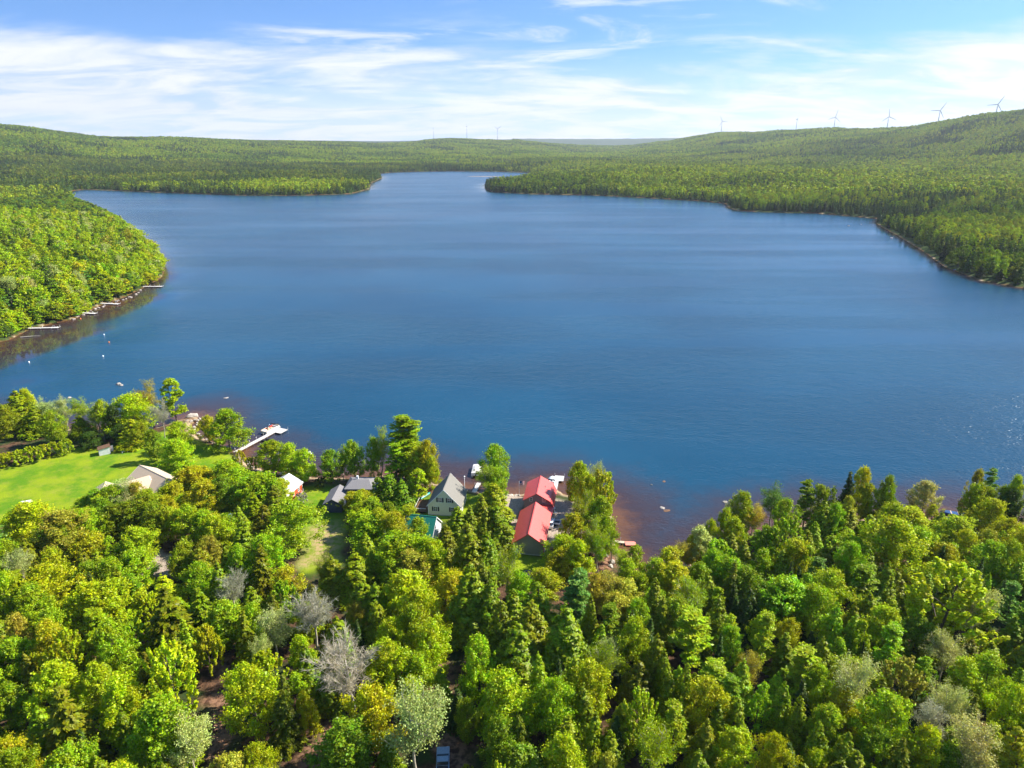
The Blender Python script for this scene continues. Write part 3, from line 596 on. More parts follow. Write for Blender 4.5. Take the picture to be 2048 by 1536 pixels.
# ------------------------------------------------------------------ trees read off the photo: top pixel u, v, crown width px, kind, colour, height m
HERO = """
25,780,62,c,O,13;47,779,46,b,L,12;8,812,50,b,O,11;62,806,50,c,O,11;85,795,44,s,P,12;118,790,36,s,P,12;98,822,46,b,V,11;155,796,46,s,V,12;158,828,44,c,O,8;200,802,38,b,L,12;186,812,36,s,P,10;226,812,36,b,D,11;
262,790,88,b,L,13;292,766,56,s,R,14;259,838,50,c,L,9;316,800,42,x,A,13;340,760,50,q,B,14;362,776,0,b,G,5;303,860,36,b,G,10;352,846,52,b,L,9;350,880,70,b,L,8;240,850,50,b,D,6;180,865,46,b,D,5;275,845,40,b,V,8;
448,822,82,b,V,12;412,833,36,b,L,8;478,900,30,h,Y,4;500,915,26,h,Y,4;420,1030,60,b,L,8;385,935,92,b,Y,9;455,925,84,b,B,9;405,965,70,b,Y,9;440,955,60,b,G,9;
12,905,46,h,L,4.5;34,900,46,h,L,4.5;58,893,46,h,L,4.8;82,890,44,h,L,4.6;104,884,44,h,L,4.6;128,880,40,h,L,4.4;-20,908,46,h,L,4.5;
238,958,84,s,P,10;272,966,46,b,R,10;205,990,60,b,L,8;288,985,84,b,O,10;325,995,50,b,Y,9;360,940,60,b,V,8;250,1005,60,b,O,9;170,1015,60,b,B,8;190,980,56,b,G,8;838,1038,44,b,V,8;222,975,70,b,V,9;258,985,60,s,P,9;200,1000,50,b,G,8;165,995,40,b,B,6;330,975,56,b,V,8;345,965,60,b,Y,9;550,985,50,b,B,8;545,962,46,b,V,8;724,982,46,b,Y,6;742,998,56,b,V,7;452,1028,50,b,B,8;470,1010,44,c,O,9;
545,884,62,b,V,9;577,888,50,b,L,9;604,900,52,b,L,10;588,925,36,b,L,6;660,900,50,b,G,10;640,955,30,h,D,3;704,885,50,b,V,11;682,900,26,s,O,8;755,864,50,s,V,14;742,880,36,b,V,12;
806,834,112,n,V,19;790,888,64,n,V,13;846,880,52,b,Y,14;830,905,48,q,B,11;862,912,34,b,Y,10;815,865,50,b,V,14;775,948,44,q,G,9;800,955,50,c,G,8;832,940,46,q,L,9;750,955,30,q,G,8;
990,893,58,b,B,12;972,925,44,s,V,11;995,935,44,b,V,9;985,968,60,c,V,10;960,990,44,c,O,9;912,1012,46,c,O,9;935,1010,36,c,O,9;990,1003,66,c,O,12;942,1042,74,c,O,15;965,1020,40,c,O,11;975,1062,56,c,O,12;890,1052,50,c,H,9;
512,948,90,b,B,10;480,965,50,b,L,8;535,945,50,c,O,9;505,985,60,m,O,10;560,960,46,b,Y,7;545,970,56,c,H,10;600,985,30,h,A,3;655,992,22,h,R,2.5;583,1000,104,b,V,14;
698,984,40,b,Y,6;720,988,46,b,Y,7;722,1008,54,b,V,6;728,1022,70,b,L,7;745,1034,90,b,B,8;775,1008,46,b,O,8;760,1020,60,b,Y,9;790,1025,60,b,Y,10;815,1010,50,b,L,8;745,1000,40,b,G,7;
800,1070,100,b,B,12;860,1078,80,b,L,11;822,1102,88,b,R,10;870,1105,60,b,L,9;
1153,925,52,b,L,12;1186,918,44,s,P,12;1206,942,60,p,Y,13;1180,950,60,b,Y,11;1220,945,24,q,V,11;1165,985,60,s,V,12;1200,995,66,b,V,13;1150,1030,60,b,L,10;1185,1040,60,s,V,12;1215,1030,44,b,V,11;1125,1072,66,b,L,8;
1165,1085,60,b,L,9;1130,1100,60,b,Y,7;1225,1055,40,s,V,9;1200,1078,40,s,V,9;1240,1098,44,s,V,6;1272,1095,46,b,V,8;1258,1120,50,b,V,8;
937,1128,86,c,O,16;975,1160,76,c,O,14;1014,1090,72,s,V,13;1040,1140,56,b,V,8;1085,1143,70,b,L,7;1078,1162,58,c,O,12;1025,1182,60,c,O,12;1062,1202,84,c,O,13;1130,1202,96,c,O,16;1150,1140,96,n,N,14;1192,1155,60,b,R,9;
1032,1245,90,c,O,14;1000,1200,60,c,O,13;1055,1238,56,c,O,12;960,1282,84,b,B,13;1020,1344,120,b,L,13;1112,1362,96,b,B,13;1182,1328,90,b,L,12;1176,1372,56,c,O,12;1182,1424,50,c,O,12;1135,1476,104,b,L,12;885,1335,56,m,O,9;
860,1245,80,b,L,12;848,1172,96,b,L,13;815,1145,100,b,L,12;838,1215,84,b,V,12;893,1140,36,q,L,7;936,1528,30,h,L,3;1000,1440,80,b,G,10;930,1400,50,b,G,8;
1320,1124,62,b,V,8;1345,1098,60,b,Y,8;1350,1132,80,b,Y,9;1310,1178,60,b,B,7;1250,1165,84,b,R,8;1216,1150,80,s,R,9;1275,1200,66,b,B,9;1268,1236,78,b,B,12;1225,1270,60,s,P,10;1235,1190,70,b,R,9;1290,1150,50,b,V,6;
1486,991,56,b,V,11;1466,994,40,s,P,10;1555,966,62,s,N,12;1573,1006,56,b,V,11;1621,957,52,n,G,13;1643,972,46,b,O,11;1666,976,30,b,O,10;1703,938,36,e,D,14;1724,938,48,b,Y,14;1745,970,44,b,V,10;1782,957,42,b,O,12;
1860,966,56,b,P,9;1770,980,30,s,R,8;1702,996,34,b,R,9;1700,1010,50,c,O,9;1670,1009,46,b,B,10;1645,1000,44,c,O,11;1737,1028,40,c,V,8;1790,1005,60,b,L,8;1830,1020,76,b,L,8;1871,1012,26,q,L,5;
1952,942,34,b,R,12;1991,937,48,n,N,14;2036,950,40,b,B,13;1975,975,44,b,O,10;2010,975,40,b,O,10;1958,968,50,b,V,11;1990,1000,60,b,Y,10;2040,985,50,b,D,10;1890,1028,40,c,G,6;
1455,1020,40,b,L,8;1428,1042,32,b,L,7;1406,1058,62,b,P,9;1367,1080,40,s,R,7;1384,1072,36,b,Y,7;1475,1040,50,b,L,8;1510,1010,56,s,R,9;1581,1036,84,p,B,13;1464,1064,44,c,O,8;1493,1082,42,c,O,9;1528,1104,52,b,V,9;1540,1055,50,b,O,10;
1430,1104,58,b,B,9;1462,1118,80,b,B,9;1500,1140,80,b,G,9;1400,1130,56,b,V,8;1620,1094,44,q,B,10;1600,1080,70,b,L,11;1700,1074,90,b,V,10;1668,1066,48,c,O,10;1678,1085,60,c,H,10;1800,1042,130,b,L,15;1850,1060,90,b,B,11;1925,1034,80,b,L,9;
1892,1090,72,b,Y,10;1995,1085,80,b,B,11;1985,1065,50,b,R,9;2035,1085,60,b,B,12;1885,1090,30,e,D,11;1965,1110,26,e,D,11;1940,1060,50,b,L,9;2030,1040,60,b,Y,9;
1912,1136,176,p,L,18;1980,1162,84,s,P,15;1667,1146,92,b,B,11;1571,1160,110,b,B,11;1640,1182,90,b,B,11;1556,1172,80,b,G,10;1735,1132,90,n,G,12;1790,1190,70,m,L,10;1504,1178,46,c,D,10;1440,1197,46,c,O,10;1358,1196,72,b,G,10;
1385,1222,104,n,V,13;1444,1264,28,e,D,10;1468,1258,62,b,B,9;1738,1244,40,q,B,11;1788,1248,84,n,B,13;1822,1316,90,p,R,11;1720,1324,104,s,P,14;1895,1350,84,s,P,12;1520,1362,50,q,B,11;1618,1298,104,n,B,12;1530,1225,60,b,L,9;1575,1240,56,b,L,9;
1940,1320,80,b,L,11;1996,1315,90,b,B,11;1337,1288,38,c,O,12;1372,1326,44,c,O,12;1418,1358,96,b,L,12;1570,1362,44,c,O,11;1300,1380,90,p,L,13;1312,1432,96,s,V,13;1412,1442,72,c,O,11;1480,1475,90,b,L,10;1560,1468,76,b,L,11;1232,1464,54,c,O,11;
1218,1512,60,b,R,9;1205,1278,84,s,O,12;1482,1386,50,c,O,11;1600,1395,44,c,O,10;1648,1440,50,c,O,11;1690,1455,50,c,O,11;1785,1400,100,b,L,12;1815,1472,66,m,H,11;1850,1452,80,b,L,10;1960,1440,120,s,P,13;2036,1370,80,b,L,11;2024,1450,64,c,Y,11;1640,1505,60,b,L,8;
1905,1492,60,b,G,8;1720,1500,60,c,O,9;1760,1460,70,b,G,9;1870,1405,70,s,A,12;1505,1300,56,s,R,9;1440,1400,50,c,O,11;1345,1340,44,c,O,11;1640,1330,70,b,B,10;1690,1380,80,b,Y,10;1840,1240,90,b,G,10;
55,1008,100,b,L,12;115,1026,110,b,R,13;108,1044,90,b,G,11;165,1020,84,b,B,11;172,1066,70,b,Y,10;222,1012,56,b,G,9;300,1008,66,b,O,10;330,1018,50,b,Y,9;372,1014,70,b,B,10;260,1060,84,b,V,10;262,1102,76,b,B,9;175,1125,60,b,O,9;95,1130,96,b,L,12;14,1152,62,b,L,12;62,1172,84,b,B,11;165,1172,104,b,L,12;
218,1168,100,b,L,12;222,1122,74,b,B,9;322,1146,70,c,L,10;325,1172,116,m,H,15;86,1222,74,b,V,11;22,1232,60,b,R,11;228,1244,86,b,B,13;120,1272,96,p,L,13;276,1300,64,m,H,12;326,1284,110,p,L,15;182,1330,66,b,Y,11;98,1336,110,b,Y,12;105,1362,120,m,H,15;240,1362,100,b,L,12;
320,1392,130,b,V,14;375,1425,96,s,P,13;20,1500,90,b,O,11;125,1502,110,b,V,11;5,1370,70,b,O,10;270,1378,76,b,L,10;20,1030,60,b,L,10;0,1085,60,b,B,10;
404,1022,60,b,B,9;432,1034,64,b,B,9;474,1046,56,c,O,12;414,1076,60,b,R,10;476,1094,60,b,B,11;534,1078,80,b,B,12;512,1088,60,m,H,13;500,1172,50,c,O,9;520,1012,56,c,H,11;458,1140,70,x,A,12;440,1204,92,b,V,11;496,1212,60,b,V,10;
622,1164,104,x,A,15;545,1222,80,s,P,11;660,1108,64,c,O,10;708,1100,76,c,O,11;720,1158,62,c,O,11;746,1164,60,c,O,11;668,1228,60,c,O,9;712,1204,46,b,R,7;760,1200,56,c,O,10;692,1274,160,x,A,17;772,1290,90,b,L,12;742,1370,110,b,L,13;824,1362,140,s,P,18;
682,1450,130,b,G,12;440,1512,84,b,R,10;505,1492,70,b,L,9;500,1338,110,b,L,13;552,1350,66,m,H,14;612,1386,50,b,L,9;410,1250,70,p,L,11;600,1270,60,b,L,9;510,1270,44,s,P,10;650,1110,40,s,O,8;780,1140,60,c,O,9;600,1210,56,b,L,9;395,1170,70,m,O,11;355,1090,60,b,O,9;395,1100,60,c,O,9
"""
FOREST_TOP = np.array([(-400, 1040), (60, 1045), (130, 1035), (260, 1080), (300, 1165), (345, 1160), (350, 1060), (440, 1060), (480, 1050), (560, 1060), (590, 1150), (690, 1150), (700, 1060), (760, 1050), (850, 1100),
                       (900, 1110), (1000, 1115), (1010, 1185), (1110, 1180), (1150, 1120), (1200, 1150), (1300, 1165), (1360, 1125), (1430, 1085), (1480, 1055), (1560, 1035), (1700, 1030), (1800, 1080), (1900, 1080), (2048, 1040), (2500, 1020)], float)
KEEP = [np.array(p, float) for p in ([(405, 1300), (480, 1300), (480, 1560), (400, 1560)], [(868, 1440), (955, 1440), (955, 1560), (860, 1560)], [(1170, 1100), (1235, 1100), (1235, 1170), (1170, 1170)], [(590, 1440), (680, 1420), (700, 1560), (590, 1560)],
                                     [(1020, 1110), (1120, 1110), (1100, 1190), (1020, 1170)], [(590, 1100), (700, 1100), (690, 1170), (590, 1170)])]
trees = []      # dicts
def ter(x, y):
    xa = np.atleast_1d(np.asarray(x, float)); ya = np.atleast_1d(np.asarray(y, float))
    return land_z(xa, ya, pdist(LAKE, xa, ya), inside(LAKE, xa, ya))
for s in HERO.replace('\n', '').split(';'):
    if not s.strip(): continue
    u, v, w, k, c, h = s.split(','); u, v, w, h = float(u), float(v), float(w), float(h)
    if w == 0: continue
    x, y = G(u, v, 1.5 + h); x2, y2, dep = PX(x, y, 1.5 + h); z = float(ter(x, y)[0])
    if z < 0.2: z = 0.25
    trees.append(dict(x=x, y=y, z=z, h=h + 1.5 - z, w=w * dep / FPX * (1.2 if k in 'cme' else 1.08 if k in 'np' else 1), k=k, c=c, hero=True))
# fill the woods between them
hx = np.array([t_['x'] for t_ in trees]); hy = np.array([t_['y'] for t_ in trees]); hr = np.array([t_['w'] / 2 for t_ in trees])
fx, fy, fr = list(hx), list(hy), list(hr)
rg = np.random.default_rng(11)
cand = []
for gy_ in np.arange(52, 260, 3.3):
    for gx_ in np.arange(-230, 240, 3.3):
        cand.append((gx_ + rg.uniform(-1.5, 1.5), gy_ + rg.uniform(-1.5, 1.5)))
rg.shuffle(cand); cand = np.array(cand)
cd = pdist(LAKE, cand[:, 0], cand[:, 1]); cw = inside(LAKE, cand[:, 0], cand[:, 1])
keep = (~cw) & (cd > 3)
for P in (LAWN, LAWN2, LAWN3, LAWN4, *GRAV, *TRACK): keep &= ~inside(P, cand[:, 0], cand[:, 1])
cand = cand[keep]
for x, y in cand:
    k = rg.choice(list('bbbbbpccccmnnsqe'))
    nzv = wave(x, y, 45, 8)
    if nzv > .55: k = rg.choice(list('ccccmbn'))
    h = rg.uniform(8, 12.5) * (0.8 if k in 'qe' else 1); w = {'b': 7.6, 'p': 7, 'c': 5.4, 'm': 6, 'n': 7, 's': 7, 'q': 4, 'e': 3.4}[k] * rg.uniform(.8, 1.15)
    tu, tv, dep = PX(x, y, 1.5 + h); wp = w * FPX / dep / 2
    if tu < -420 or tu > 2470 or tv > 1760: continue
    if tv < np.interp(tu, FOREST_TOP[:, 0], FOREST_TOP[:, 1]): continue
    bad = False
    for P in KEEP:
        if inside(P, [tu - wp * .7, tu, tu + wp * .7, tu], [tv + wp, tv, tv + wp, tv + 1.4 * wp]).any(): bad = True
    if bad: continue
    dd = (np.array(fx) - x) ** 2 + (np.array(fy) - y) ** 2
    if (dd < ((0.66 if k in 'bpns' else 0.56) * (np.array(fr) + w / 2)) ** 2).any(): continue
    fx.append(x); fy.append(y); fr.append(w / 2)
    c = {'b': rg.choice(list('LLLBBGYYVVGR'), p=[.13, .12, .1, .12, .1, .09, .08, .06, .07, .07, .05, .01]), 'p': rg.choice(list('LLB')), 'c': rg.choice(list('OOOVH')), 'm': rg.choice(list('HO')), 'n': rg.choice(list('NGV')), 's': rg.choice(list('PVP')), 'q': 'B', 'e': 'D'}[k]
    trees.append(dict(x=x, y=y, z=float(ter(x, y)[0]), h=h, w=w, k=k, c=c, hero=False))
NEAR_N = len(trees)
# headland on the left: trees a few hundred metres off
def jitter(x0, x1, y0, y1, s, rg):
    X_, Y_ = np.meshgrid(np.arange(x0, x1, s), np.arange(y0, y1, s)); X_ = X_.ravel(); Y_ = Y_.ravel()
    return X_ + rg.uniform(-.42, .42, len(X_)) * s, Y_ + rg.uniform(-.42, .42, len(X_)) * s
hxs, hys = jitter(-760, -150, 230, 1150, 8.4, rg)
ex, ey = jitter(-420, -150, 290, 560, 3.4, rg); ed = pdist(LAKE, ex, ey); ek = (ed < 15) & (ed > 2); hxs = np.r_[hxs, ex[ek]]; hys = np.r_[hys, ey[ek]]
hd = pdist(LAKE, hxs, hys); hw = inside(LAKE, hxs, hys)
az = np.arctan2(hxs, hys)
ok = (~hw) & (hd > 2.2) & (np.abs(az) < math.radians(46)) & (hxs < -150) & (hys > 290 + 0 * hxs)
hxs, hys, hd = hxs[ok], hys[ok], hd[ok]; hz = ter(hxs, hys)
head_rest = []
cnt_c = 0
order = np.argsort(np.hypot(hxs, hys) + hd * 1.2)
for q, i in enumerate(order):
    x, y = hxs[i], hys[i]; nzv = wave(x, y, 110, 9)
    k = rg.choice(list('BBBBBBCNS'), p=[.10, .10, .10, .10, .08, .06, .22, .14, .10]) if nzv < .5 else rg.choice(list('BCCCN'))
    h = rg.uniform(9.5, 17) * (.62 if hd[i] < 9 else 1) * (1 + .15 * wave(x, y, 50, 16)); w = {'B': 11.2, 'C': 7.0, 'N': 9.6, 'S': 9.6}[k] * rg.uniform(.75, 1.25)
    c = {'B': rg.choice(list('LLBGYVVR'), p=[.2, .2, .14, .08, .14, .1, .1, .04]), 'C': rg.choice(list('OVGD')), 'N': rg.choice(list('NG')), 'S': 'P'}[k]
    if np.hypot(x, y) > 930 + 40 * wave(x, y, 120, 17): c = rg.choice(list('DGNODO')); h = min(h, 12)
    T_ = dict(x=x, y=y, z=float(hz[i]), h=h, w=w, k=k, c=c, hero=False)
    tu, tv, _ = PX(x, y, T_['z'] + h)
    if q < 330 and -60 < tu < 360: trees.append(T_)
    else: head_rest.append(T_)

# ------------------------------------------------------------------ labels: landmark in the photo + rank from the left
LM = [(70, 850, 'behind the lawn hedge'), (60, 925, 'in the lawn hedge'), (215, 850, 'behind the small white shed'), (330, 850, 'on the grassy point'), (300, 975, 'beside the tan house'), (400, 1000, 'right of the tan house'), (455, 915, 'by the pontoon boat dock'),
      (540, 1000, 'left of the red cabin'), (585, 955, 'by the second dock'), (690, 960, 'on the sandy beach'), (730, 1050, 'below the dark blue house'), (800, 980, 'between dark and yellow houses'), (985, 970, 'near the covered pontoon boat'), (860, 1110, 'below the green-roofed shed'),
      (960, 1090, 'left of the red garage'), (1160, 1000, 'right of the red boathouse'), (1180, 1110, 'right of the red garage'), (1255, 1150, 'by the red swim float'), (1340, 1160, 'at the dark cove'), (1460, 1110, 'right of the dark cove'),
      (1600, 1060, 'left of the pale sand patch'), (1760, 1060, 'by the pale sand patch'), (1910, 1070, 'by the moored blue boat'), (2020, 1100, 'at the right photo edge'), (620, 1190, 'below the tan clearing'), (690, 1330, 'around the big bare tree'), (80, 1130, 'left of the gravel drive'),
      (300, 1190, 'below the gravel drive'), (60, 1300, 'at the left photo edge'), (90, 1480, 'in the lower left corner'), (330, 1400, 'left of the dirt track'), (540, 1430, 'right of the dirt track'), (460, 1230, 'above the dirt track'), (820, 1230, 'left of the dark forest gap'),
      (960, 1220, 'right of the dark forest gap'), (1080, 1250, 'among the central evergreens'), (1030, 1420, 'right of the parked car'), (820, 1450, 'left of the parked car'), (1240, 1260, 'below the swim float'), (1400, 1260, 'in the middle right woods'), (1300, 1460, 'in the bottom right-centre woods'),
      (1500, 1450, 'in the bottom right woods'), (1560, 1230, 'below the right shoreline trees'), (1730, 1200, 'left of the giant poplar'), (1900, 1250, 'around the giant poplar'), (1720, 1400, 'below the giant poplar'), (1950, 1470, 'in the lower right corner'), (1820, 1400, 'around the rusty orange tree'),
      (30, 690, 'by the nearest headland dock'), (120, 640, 'by the second headland dock'), (190, 620, 'by the third headland dock'), (250, 600, 'by the fourth headland dock'), (300, 560, 'by the farthest headland dock'), (60, 590, 'on the near headland slope'), (170, 570, 'on the middle headland slope'),
      (230, 520, 'on the upper headland slope'), (60, 520, 'high on the left headland'), (150, 490, 'on the headland ridge'), (300, 510, 'at the headland tip')]
for t_ in trees:
    u, v, _ = PX(t_['x'], t_['y'], t_['z'] + .5 * t_['h']); t_['u'] = u
    t_['v0'] = v
    head = t_['k'].isupper()
    cands = [(((u - a) ** 2 + ((v - b_) * 1.4) ** 2), n_) for a, b_, n_ in LM if ('headland' in n_) == head]
    t_['lm'] = min(cands)[1]
    k = t_['k'].lower()
    h = 'tall' if t_['h'] > 13.2 else ('short' if t_['h'] < 8.2 and k != 'h' else '')
    t_['txt'] = (h + ' ' if h else '') + CNAME[t_['c']] + ' ' + KN[k][1]
ORD = ['', 'second', 'third', 'fourth', 'fifth', 'sixth', 'seventh', 'eighth', 'ninth', 'tenth', 'eleventh', 'twelfth', 'thirteenth', 'fourteenth', 'fifteenth', 'sixteenth', 'seventeenth', 'eighteenth', 'nineteenth', 'twentieth']
NUM = ['', 'one', 'two', 'three', 'four', 'five', 'six', 'seven', 'eight', 'nine', 'ten', 'eleven', 'twelve', 'thirteen', 'fourteen', 'fifteen', 'sixteen', 'seventeen', 'eighteen', 'nineteen', 'twenty']
inview = [t_ for t_ in trees if -60 < t_['u'] < 2108 and t_['v0'] < 1600]
outview = [t_ for t_ in trees if not (-60 < t_['u'] < 2108 and t_['v0'] < 1600)]
bk = {}
for t_ in inview: bk.setdefault((t_['txt'], t_['lm']), []).append(t_)
for (txt, lm), L_ in bk.items():
    L_.sort(key=lambda a: a['u'])
    for i, t_ in enumerate(L_):
        if len(L_) == 1: t_['label'] = '%s %s' % (txt, lm)
        elif i == 0: t_['label'] = 'leftmost %s %s' % (txt, lm)
        elif i == len(L_) - 1: t_['label'] = 'rightmost %s %s' % (txt, lm)
        elif len(L_) == 3: t_['label'] = 'middle of three %ss %s' % (txt, lm)
        else: t_['label'] = '%s %s from left %s' % (ORD[min(i, 19)], txt, lm)
def put_tree(t_):
    P = PROTO[t_['k']]; pi = random.randrange(len(P)); cm, tm, H, W = P[pi]
    nm, word = KN[t_['k'].lower()]
    head = t_['k'].isupper()
    root = empty(nm, (t_['x'], t_['y'], t_['z']), random.uniform(0, 6.283), t_.get('label'), 'shrub' if nm == 'shrub' else 'tree',
                 ('%ss on the left headland' if head else '%ss along the near shore') % word)
    root.rotation_euler = (random.gauss(0, .045), random.gauss(0, .045), root.rotation_euler[2])
    root.scale = (t_['w'] / W, t_['w'] / W * random.uniform(.9, 1.1), t_['h'] / H)
    c = np.array(TINT[t_['c']]) * np.array([random.uniform(.88, 1.12), random.uniform(.92, 1.08), 1]) * random.uniform(.88, 1.1)
    for n_, m_ in (('crown', cm), ('trunk', tm)):
        o = bpy.data.objects.new(n_, m_); C.objects.link(o); o.parent = root
        o.color = (c[0], c[1], c[2], 1)
# beyond 300 of one kind the smallest in the picture go to the forest objects
kinds = {}
for t_ in inview: kinds.setdefault(t_['k'].lower(), []).append(t_)
rest = []
for k, L_ in kinds.items():
    L_.sort(key=lambda a: -(a['w'] / math.hypot(a['x'], a['y'])))
    rest += L_[300:]
    for t_ in L_[:300]: put_tree(t_)
print('TREES', {k: len(v) for k, v in kinds.items()}, 'rest', len(rest), 'out', len(outview))

# ------------------------------------------------------------------ forests as one mass each (instanced trees)
protos = bpy.data.collections.new('forest_tree_kinds')     # not linked to the scene: only instanced
def add_far(name, V, F, nt_):
    m_ = npmesh(name, V, F, [M_leaf_i, M_bark], nt_)
    o = bpy.data.objects.new(name, m_); protos.objects.link(o)
FARP = []
def mk_far(name, c_, H, W, r0=.15, limbs=0):
    T = trunk(5, H, c_[2][:0] if not limbs else c_[2], r0, limbs, .7, 3)
    V = np.concatenate([c_[0], T[0]]); F = np.concatenate([c_[1], T[1] + len(c_[0])]); fm = np.r_[np.zeros(len(c_[1])), np.ones(len(T[1]))]
    add_far('%02d_%s' % (len(FARP), name), V, F, fm); FARP.append((H, W))
mk_far('leafy', broad(800, 12, 3.8, .8, 60, 32, .26, .68, 0, .2), 12, 7.6)           # 0-3 middle distance
mk_far('leafy', broad(801, 12, 3.8, .8, 60, 32, .26, .6, 0, .28), 12, 7.6)
mk_far('cone', cedar(802, 13, 2.3, .6, 150, 9, .30), 13, 4.6)
mk_far('pine', pine(803, 16, 3.6, 3, 8, .34, 40), 16, 7.2)
mk_far('leafy', broad(804, 12, 4.0, .6, 22, 14, .62, .6, 0, .2), 12, 8)             # 4-6 far
mk_far('leafy', broad(805, 12, 4.0, .6, 22, 14, .62, .5, 0, .25), 12, 8)
mk_far('cone', cedar(806, 13, 2.4, .4, 46, 6, .60), 13, 4.8)
mk_far('leafy', broad(807, 12, 4.6, .2, 12, 9, 1.15, .6, 0, .2), 12, 9)             # 7-8 very far
mk_far('cone', cedar(808, 13, 3.0, .2, 22, 5, 1.05), 13, 6)
FB = bpy.data.node_groups.new('forest', 'GeometryNodeTree')
FB.interface.new_socket('Geometry', in_out='INPUT', socket_type='NodeSocketGeometry'); FB.interface.new_socket('Geometry', in_out='OUTPUT', socket_type='NodeSocketGeometry')
gi = FB.nodes.new('NodeGroupInput'); go = FB.nodes.new('NodeGroupOutput')
iop = FB.nodes.new('GeometryNodeInstanceOnPoints'); ci = FB.nodes.new('GeometryNodeCollectionInfo')
ci.inputs['Collection'].default_value = protos; ci.inputs['Separate Children'].default_value = True; ci.inputs['Reset Children'].default_value = True
def named(n_, ty):
    a = FB.nodes.new('GeometryNodeInputNamedAttribute'); a.data_type = ty; a.inputs[0].default_value = n_
    return [o for o in a.outputs if o.enabled and o.name == 'Attribute'][0]
m2p = FB.nodes.new('GeometryNodeMeshToPoints')
FB.links.new(gi.outputs[0], m2p.inputs[0]); FB.links.new(m2p.outputs[0], iop.inputs['Points']); FB.links.new(ci.outputs[0], iop.inputs['Instance'])
iop.inputs['Pick Instance'].default_value = True
FB.links.new(named('idx', 'INT'), iop.inputs['Instance Index']); FB.links.new(named('rot', 'FLOAT_VECTOR'), iop.inputs['Rotation']); FB.links.new(named('scl', 'FLOAT_VECTOR'), iop.inputs['Scale'])
FB.links.new(iop.outputs[0], go.inputs[0])
def forest(x, y, z, idx_, h, w, tint, label):
    n = len(x)
    m_ = bpy.data.meshes.new('forest'); m_.vertices.add(n); m_.vertices.foreach_set('co', np.stack([x, y, z], 1).astype(np.float32).ravel())
    a = m_.attributes.new('idx', 'INT', 'POINT'); a.data.foreach_set('value', np.asarray(idx_, np.int32))
    rot = np.zeros((n, 3), np.float32); rot[:, 2] = rng.uniform(0, 6.283, n)
    a = m_.attributes.new('rot', 'FLOAT_VECTOR', 'POINT'); a.data.foreach_set('vector', rot.ravel())
    HW = np.array(FARP)[np.asarray(idx_, int)]
    s = np.stack([w / HW[:, 1], w / HW[:, 1], h / HW[:, 0]], 1).astype(np.float32)
    a = m_.attributes.new('scl', 'FLOAT_VECTOR', 'POINT'); a.data.foreach_set('vector', s.ravel())
    a = m_.attributes.new('tint', 'FLOAT_VECTOR', 'POINT'); a.data.foreach_set('vector', np.asarray(tint, np.float32).ravel())
    o = bpy.data.objects.new('forest', m_); C.objects.link(o)
    md = o.modifiers.new('trees', 'NODES'); md.node_group = FB
    tag(o, label, 'forest', None, 'stuff'); print('forest', label, n)
def from_list(L_, label):
    if not L_: return
    im = {'b': 0, 'p': 1, 'q': 0, 'c': 2, 'm': 2, 'e': 2, 'n': 3, 's': 1, 'x': 1, 'h': 0}
    A = np.array([(t_['x'], t_['y'], t_['z'], im[t_['k'].lower()], t_['h'], t_['w']) for t_ in L_])
    tn = np.array([TINT[t_['c']] for t_ in L_]) * rng.uniform(.85, 1.15, (len(L_), 1))
    forest(A[:, 0], A[:, 1], A[:, 2], A[:, 3], A[:, 4], A[:, 5], tn, label)
from_list(outview + [t_ for t_ in rest if not t_['k'].isupper()], 'near shore woods carrying on past the photo edges')
from_list(head_rest + [t_ for t_ in rest if t_['k'].isupper()], 'lime green woods covering the hump of the left headland')
def ring(r0, r1, s, lo, hi, sel, label, ib, ic, wf, hmul=1.0, conif=0.0, bri=1.0):
    rg = np.random.default_rng(int(r0) + int(s * 10) + int(hi * 100) + 999)
    A0, A1 = math.radians(lo), math.radians(hi)
    xm = r1 * max(abs(math.sin(A0)), abs(math.sin(A1)))
    X_, Y_ = jitter(r1 * math.sin(A0) if A0 < 0 else r0 * math.sin(A0), r1 * math.sin(A1) if A1 > 0 else r0 * math.sin(A1), r0 * .6, r1, s, rg)
    r = np.hypot(X_, Y_); a = np.arctan2(X_, Y_)
    k = (r > r0) & (r <= r1) & (a > A0) & (a < A1); X_, Y_ = X_[k], Y_[k]
    k = sel(X_, Y_); X_, Y_ = X_[k], Y_[k]
    k = ~inside(LAKE, X_, Y_); X_, Y_ = X_[k], Y_[k]
    d = pdist(LAKE, X_, Y_); k = d > 2.5; X_, Y_, d = X_[k], Y_[k], d[k]
    z = land_z(X_, Y_, d, np.zeros(len(X_), bool)); n = len(X_)
    pn = wave(X_, Y_, 420, 11) * .8 + wave(X_, Y_, 110, 12) * .5 + rg.uniform(-.7, .7, n) + conif + .15 + 1.1 * np.exp(-d / 45)
    con = pn > .55
    idx_ = np.where(con, rg.choice(ic, n), rg.choice(ib, n))
    h = rg.uniform(8, 14.5, n) * hmul * (1 + .18 * wave(X_, Y_, 160, 15)); w = np.where(con, 5.6, 8.3) * wf * rg.uniform(.85, 1.2, n)
    tb = np.array([TINT[c] for c in 'LVYGLVB']); tcn_ = np.array([TINT[c] for c in 'DNGON']) * .8
    tn = np.where(con[:, None], tcn_[rg.integers(0, 5, n)] * .75, tb[rg.integers(0, 7, n)] * .85 * bri) * rg.uniform(*((.6, 1.25) if r0 < 2400 else (.78, 1.15)), (n, 1))
    patch = smooth((wave(X_, Y_, 700, 13) + .3) / 1.2)[:, None]
    tn = tn * (1 - .42 * patch * np.array([1.05, .8, .2]))
    forest(X_, Y_, z, idx_, h, w, tn, label)
east = lambda x, y: x > 0
west = lambda x, y: x <= 0
